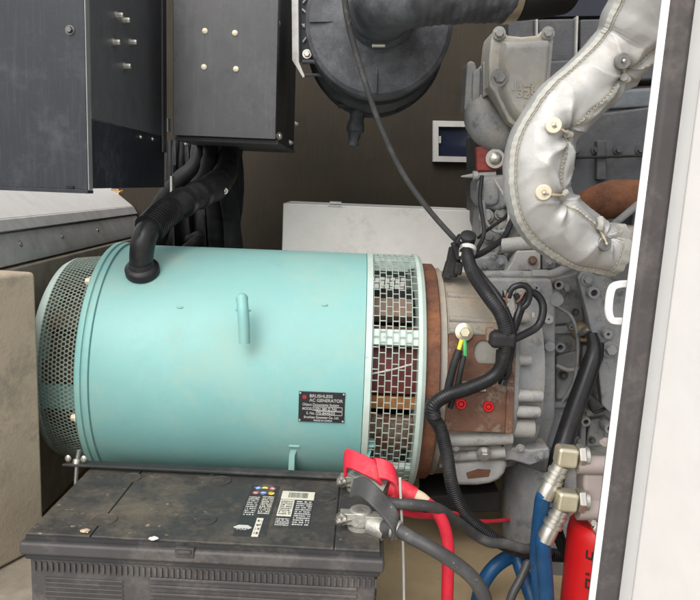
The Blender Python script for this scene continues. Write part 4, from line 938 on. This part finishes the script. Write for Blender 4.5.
# parting grooves are separate raised plates with gaps between them
obj('lid_core', bm, BATT, lid, local=True)
zt = lz + .0015
fy = -(BD / 2 - .004); 
plates = [(-BL / 2 + .004, -BL / 2 + .084), (-BL / 2 + .0855, BL / 2 - .062), (BL / 2 - .0605, BL / 2 - .004)]
for xa, xb in plates:
    bm = BM(); box(bm, ((xa + xb) / 2, .002, lz + .0), (xb - xa, BD - .012, .005)); obj('lid_plate', bm, BATTOP, lid, local=True, bevel=.0015)
zt = lz + .0025
def lidp(px, py): # picture point on the lid top, in battery space
    return W(bt).inverted() @ atz(px, py, BH + .0025)
for px, py in ((131, 478), (105, 520), (184, 545) if False else (205, 520), (221, 481), (265, 490), (325, 497)):
    p = lidp(px, py); bm = BM()
    lathe(bm, (p.x, p.y, zt), (0, 0, 1), [(-.001, .0155), (.0012, .0155), (.0015, .0148), (.0008, .0142), (.0008, .00001)], 36)
    box(bm, (p.x, p.y, zt + .0012), (.012, .0016, .001)); obj('vent_cap', bm, BATTOP, lid, local=True)
bm = BM(); p = lidp(184, 546); box(bm, (p.x, -BD / 2 - .0005, lz - .008), (.024, .006, .013)); box(bm, (p.x, -BD / 2 - .003, lz - .006), (.017, .006, .004)); obj('lid_catch', bm, BATT, lid, local=True, bevel=.001)
# case ribs on the front
yf = -(BD - .014) / 2
bm = BM()
for k in range(11): box(bm, (.065, yf - .0006, lz - .050 - k * .0105), (BL - .19, .0045, .0042))
for k in range(5): box(bm, (-.04 + k * .062, yf - .0012, lz - .075), (.004, .005, .06)) if k == 9 else None
obj('case_ribs', bm, BATTSIDE, bt, local=True, bevel=.0012)
bm = BM()
for k in range(22): box(bm, (-.150, yf - .0004, lz - .057 - k * .0062), (.10, .003, .0026))
obj('case_ribs', bm, BATTSIDE, bt, local=True, bevel=.0008)
bm = BM()
for k in range(60): box(bm, (-BL / 2 + .014 + k * .0073, yf - .0008, lz - .041), (.0032, .004, .012))
obj('case_flutes', bm, BATTSIDE, bt, local=True, bevel=.0006)
bm = BM()
for k in range(14): box(bm, (BL / 2 - .0066, 0, lz - .05 - k * .0105), (.003, BD - .05, .004))
obj('case_ribs', bm, BATTSIDE, bt, local=True)
# printed labels: points by picture, laid on the lid
Bm = W(bt)
def sticker(u0, v0, u1, v1):
    pass
o_ = lidp(236, 535); xr_ = lidp(262, 536.5); yr_ = lidp(254, 486)
LM = Matrix.Translation((o_.x, o_.y, zt + .0002))
lw, lh = xr_.x - o_.x, yr_.y - o_.y
shear = (lidp(254, 486).x - o_.x) * 0
def lab(name, M0, quads, m_, parent):
    bm = BM()
    for (cx_, cy_, sx_, sy_) in quads: box(bm, (cx_, cy_, 0), (sx_, sy_, .0004))
    bm.transform(Bm @ M0); return obj(name, bm, m_, parent, smooth=False)
lb = lab('warning_label', LM, [(lw / 2, lh / 2, lw * 1.25, lh * 1.04)], BATT, lid)
LM2 = LM @ Matrix.Translation((0, 0, .0004))
for k, (u, v, m_) in enumerate(((.05, .95, DOTB), (.37, .95, DOTY), (.72, .95, DOTR), (.05, .84, DOTR), (.37, .84, DOTB), (.72, .84, DOTY))):
    bm = lathe(BM(), (lw * u + .004, lh * v, 0), (0, 0, 1), [(0, .0046), (.0003, .0046)], 20); bm.transform(Bm @ LM2); obj('warning_symbol', bm, m_, lb)
    bm = BM(); box(bm, (lw * u + .004, lh * v, .0004), (.0045, .0022, .0002)); bm.transform(Bm @ LM2); obj('symbol_mark', bm, INK, lb)
random.seed(3)
def lines(u0, u1, v0, v1, n, M0, w_, h_, m_, par):
    bm = BM()
    for k in range(n):
        v = v1 + (v0 - v1) * (k + .5) / n; u = u0
        while u < u1:
            q = min(u1 - u, random.uniform(.02, .09)); box(bm, ((u + q / 2) * w_, v * h_ + random.uniform(-.02, .02) * h_ / n, 0), (max(.0002, q * w_ - .0006), abs(v1 - v0) * h_ / n * random.uniform(.36, .52), .0003)); u += q + (random.random() < .12) * .04
    bm.transform(Bm @ M0); obj('printed_text', bm, m_, par, smooth=False)
lines(-.05, .42, .36, .76, 10, LM2, lw, lh, INK, lb); lines(.52, 1.02, .40, .78, 11, LM2, lw, lh, INKY, lb)
bm = lathe(BM(), (0, 0, 0), (0, 0, 1), [(0, .0098), (.0003, .0098)], 6); bm.transform(Bm @ LM2 @ Matrix.Translation((lw * .15, lh * .13, 0)) @ Matrix.Diagonal((1.25, .75, 1, 1))); obj('emblem', bm, INK, lb)
text('NAPA', Bm @ LM2 @ Matrix.Translation((lw * .15, lh * .08, .0005)), .0066, PLATE, lb, align='CENTER', ext=.0001)
lab('printed_panel', LM2, [(lw * .72, lh * .15, lw * .26, lh * .34)], INKY, lb)
lines(.64, .82, .0, .30, 4, LM2 @ Matrix.Translation((0, 0, .0004)), lw, lh, GREYB, lb)
o2 = lidp(273, 526.5); x2_ = lidp(309, 527.5); y2_ = lidp(283, 491)
LB = Matrix.Translation((o2.x, o2.y, zt + .0002)); lw2, lh2 = x2_.x - o2.x, y2_.y - o2.y
lb2 = lab('barcode_label', LB, [(lw2 / 2, lh2 / 2, lw2 * 1.02, lh2 * 1.02)], BATT, lid)
LB2 = LB @ Matrix.Translation((0, 0, .0004))
lab('printed_panel', LB2, [(lw2 * .5, lh2 * .87, lw2, lh2 * .24), (lw2 * .22, lh2 * .5, lw2 * .42, lh2 * .46)], INKY, lb2)
bm = BM()
for k in range(22): box(bm, (lw2 * (.22 + k * .027), lh2 * .87, .0004), (lw2 * random.uniform(.006, .016), lh2 * .15, .0003))
bm.transform(Bm @ LB2); obj('barcode', bm, PLATE, lb2, smooth=False)
lines(.04, .40, .30, .70, 8, LB2 @ Matrix.Translation((0, 0, .0004)), lw2, lh2, GREYB, lb2)
lines(.50, .98, .04, .72, 12, LB2, lw2, lh2, INK, lb2); lines(.02, .42, .02, .22, 5, LB2, lw2, lh2, INK, lb2)
# posts
pN, pP = lidp(360, 527), lidp(358, 489)
posts = []
for p in (pN, pP):
    bm = BM(); lathe(bm, (p.x, p.y, zt - .001), (0, 0, 1), [(0, .017), (.005, .017), (.006, .011), (.026, .0095), (.027, .008)], 32); obj('terminal_post', bm, LEAD, bt, local=True)
# flakes on the lid
for px, py, s_ in ((85, 531, .006), (153, 538.5, .005)):
    bm = BM(); bmesh.ops.create_icosphere(bm, subdivisions=2, radius=1, matrix=Matrix.Translation(atz(px, py, BH + .005)) @ Matrix.Diagonal((s_, s_ * .7, .0022, 1)))
    for v in bm.verts: v.co += Vector((noise.noise(v.co * 300), noise.noise(v.co * 300 + Vector((5, 0, 0))), 0)) * .003
    tag(obj('debris_flake', bm, CHIP if px > 100 else mat('tan_leaf', (.45, .35, .24), .8)), 'small white flake by the catch on the battery lid' if px > 100 else 'dry tan leaf scrap at the front left of the battery lid', 'debris')
# hold-down
hd = thing('battery_clamp', 'black hold-down bar along the back of the battery with threaded rods', 'battery bracket', (-.17, 1.035, BH))
l0, l1 = atz(62, 466.5, BH + .008), atz(392, 482, BH + .008)
bm = prism(BM(), [l0, l1, l1 + Vector((0, .018, 0)), l0 + Vector((.012, .018, 0))], (0, 0, .004)); bv = l1 - l0
obj('bar', bm, BATT, hd, bevel=.001)
r0 = atz(76.5, 464, BH + .01)
obj('threaded_rod', tube(BM(), [r0 + Vector((-.012, .0, -.20)), r0 + Vector((-.001, 0, -.02)), r0 + Vector((.004, 0, .022))], .0028, seg=10, corr=.0006, pitch=.0014), STEEL, hd)
bm = BM(); lathe(bm, r0 + Vector((0, 0, .002)), (0, 0, 1), [(0, .006), (.006, .005), (.007, .004)], 14)
for sx in (-1, 1): bmesh.ops.create_uvsphere(bm, u_segments=12, v_segments=8, radius=1, matrix=Matrix.Translation(r0 + Vector((sx * .012, -.002, .009))) @ Matrix.Diagonal((.005, .002, .006, 1)))
obj('wing_nut', bm, ZINC, hd, sharp=60)
obj('threaded_rod', ptube(BM(), [(400, 478, .90), (401, 505, .90), (403, 550, .90), (404, 610, .90), (405, 700, .9)], .0019, seg=10), INK, hd)

# ---------------------------------------------------------------- battery cables
Wn, Wp = Bm @ Vector((pN.x, pN.y, zt + .012)), Bm @ Vector((pP.x, pP.y, zt + .012))
def clampset(t, c, side, m_):
    bm = BM(); lathe(bm, c + Vector((0, 0, -.008)), (0, 0, 1), [(0, .0135), (.002, .0155), (.020, .0150), (.022, .013), (.022, .009)], 28)
    box(bm, c + Vector((-.016, -.005, .004)), (.022, .016, .016)); box(bm, c + Vector((.018, -.006, .003)), (.024, .018, .014))
    obj('clamp', bm, LEAD, t, bevel=.002)
    bm = BM(); hexa(bm, c + Vector((-.024, -.010, .004)), (-.6, -.8, -.1), .0062, .009); cyl(bm, c + Vector((-.012, -.01, .004)), c + Vector((-.032, -.019, .003)), .0035, seg=12)
    obj('clamp_bolt', bm, ZINC, t)
bc = thing('battery_cable', 'black battery cable with grey cap clamped to the front terminal post', 'battery cable', Wn)
clampset(bc, Wn, 1, LEAD)
obj('ferrule', ptube(BM(), [(369, 524, .86), (378, 527, .855), (386, 531, .85)], [.0135, .015, .0145], seg=20, n=10), LEAD, bc)
obj('terminal_cap', ribbon(BM(), [at(352, 489, .865), at(362, 487, .855), at(374, 496, .84), at(386, 509, .835), at(395, 522, .83), at(394, 532, .832)], Vector((-.003, -.0095, -.0095)), .0055), GREYB, bc, bevel=.0022)
obj('sleeve', ptube(BM(), [(383, 529, .85), (392, 527, .84), (398, 530, .835)], [.012, .0105, .010], seg=18), GREYB, bc)
obj('sleeve_clip', ptube(BM(), [(393, 528, .838), (399, 531, .834)], .0122, seg=18, n=4), LEAD, bc)
obj('cable', ptube(BM(), [(396, 529, .836), (412, 538, .83), (438, 552, .82), (464, 570, .82), (478, 585, .82), (486, 605, .82), (492, 650, .82)], [.0088, .0088, .0092, .0092, .0095, .0095, .0095], seg=18), GREYB, bc)
bc2 = thing('battery_cable', 'second dark cable leaving the terminals towards the engine loom', 'battery cable', at(400, 503, .9))
obj('cable', ptube(BM(), [(376, 497, .90), (392, 503, .90), (412, 504.5, .90), (436, 508, .92), (455, 520, .96), (475, 535, 1.0), (490, 542.5, 1.0), (506, 544, 1.005), (525, 549, 1.01), (550, 553, 1.02)], .0078, seg=18), GREYB, bc2)
rc = thing('battery_cable', 'bright red battery cable with red cap clamped to the rear terminal post', 'battery cable', Wp)
clampset(rc, Wp, 1, LEAD)
obj('ferrule', ptube(BM(), [(366, 482, .955), (378, 485, .95), (386, 489, .945)], [.012, .0135, .013], seg=20, n=10), LEAD, rc)
obj('terminal_cap', ribbon(BM(), [at(345, 468, .96), at(347, 459, .955), at(353, 460, .945), at(366, 466, .935), at(376, 471, .93), at(381, 476, .932)], Vector((.001, -.012, -.010)), .0055), REDB, rc, bevel=.002)
obj('terminal_cap', ribbon(BM(), [at(375, 468, .935), at(386, 470, .93), at(394, 476, .928), at(396, 486, .93), at(391, 494, .935)], Vector((.003, -.011, -.011)), .0065), REDB, rc, bevel=.0025)
obj('strain_relief', ptube(BM(), [(391, 486, .94), (402, 490, .935), (415, 496, .93)], [.0145, .0138, .0115], seg=18), REDB, rc)
obj('heat_shrink', ptube(BM(), [(411, 494, .931), (421, 499, .93), (429, 506, .928)], [.010, .0098, .0092], seg=16), mat('tan_shrink', (.55, .42, .3), .55), rc)
obj('cable', ptube(BM(), [(421, 500, .93), (433, 508, .926), (443, 523, .925), (448, 545, .925), (448, 570, .925), (447, 610, .925), (446, 680, .93)], .0088, seg=18), REDB, rc)
tag(obj('jumper_cable', ptube(BM(), [(400, 512, .95), (415, 515, .96), (434, 516, .98), (452, 514, 1.0), (470, 519, 1.06)], .0045, seg=10), REDB), 'thin red lead behind the dark cables right of the battery', 'cable')
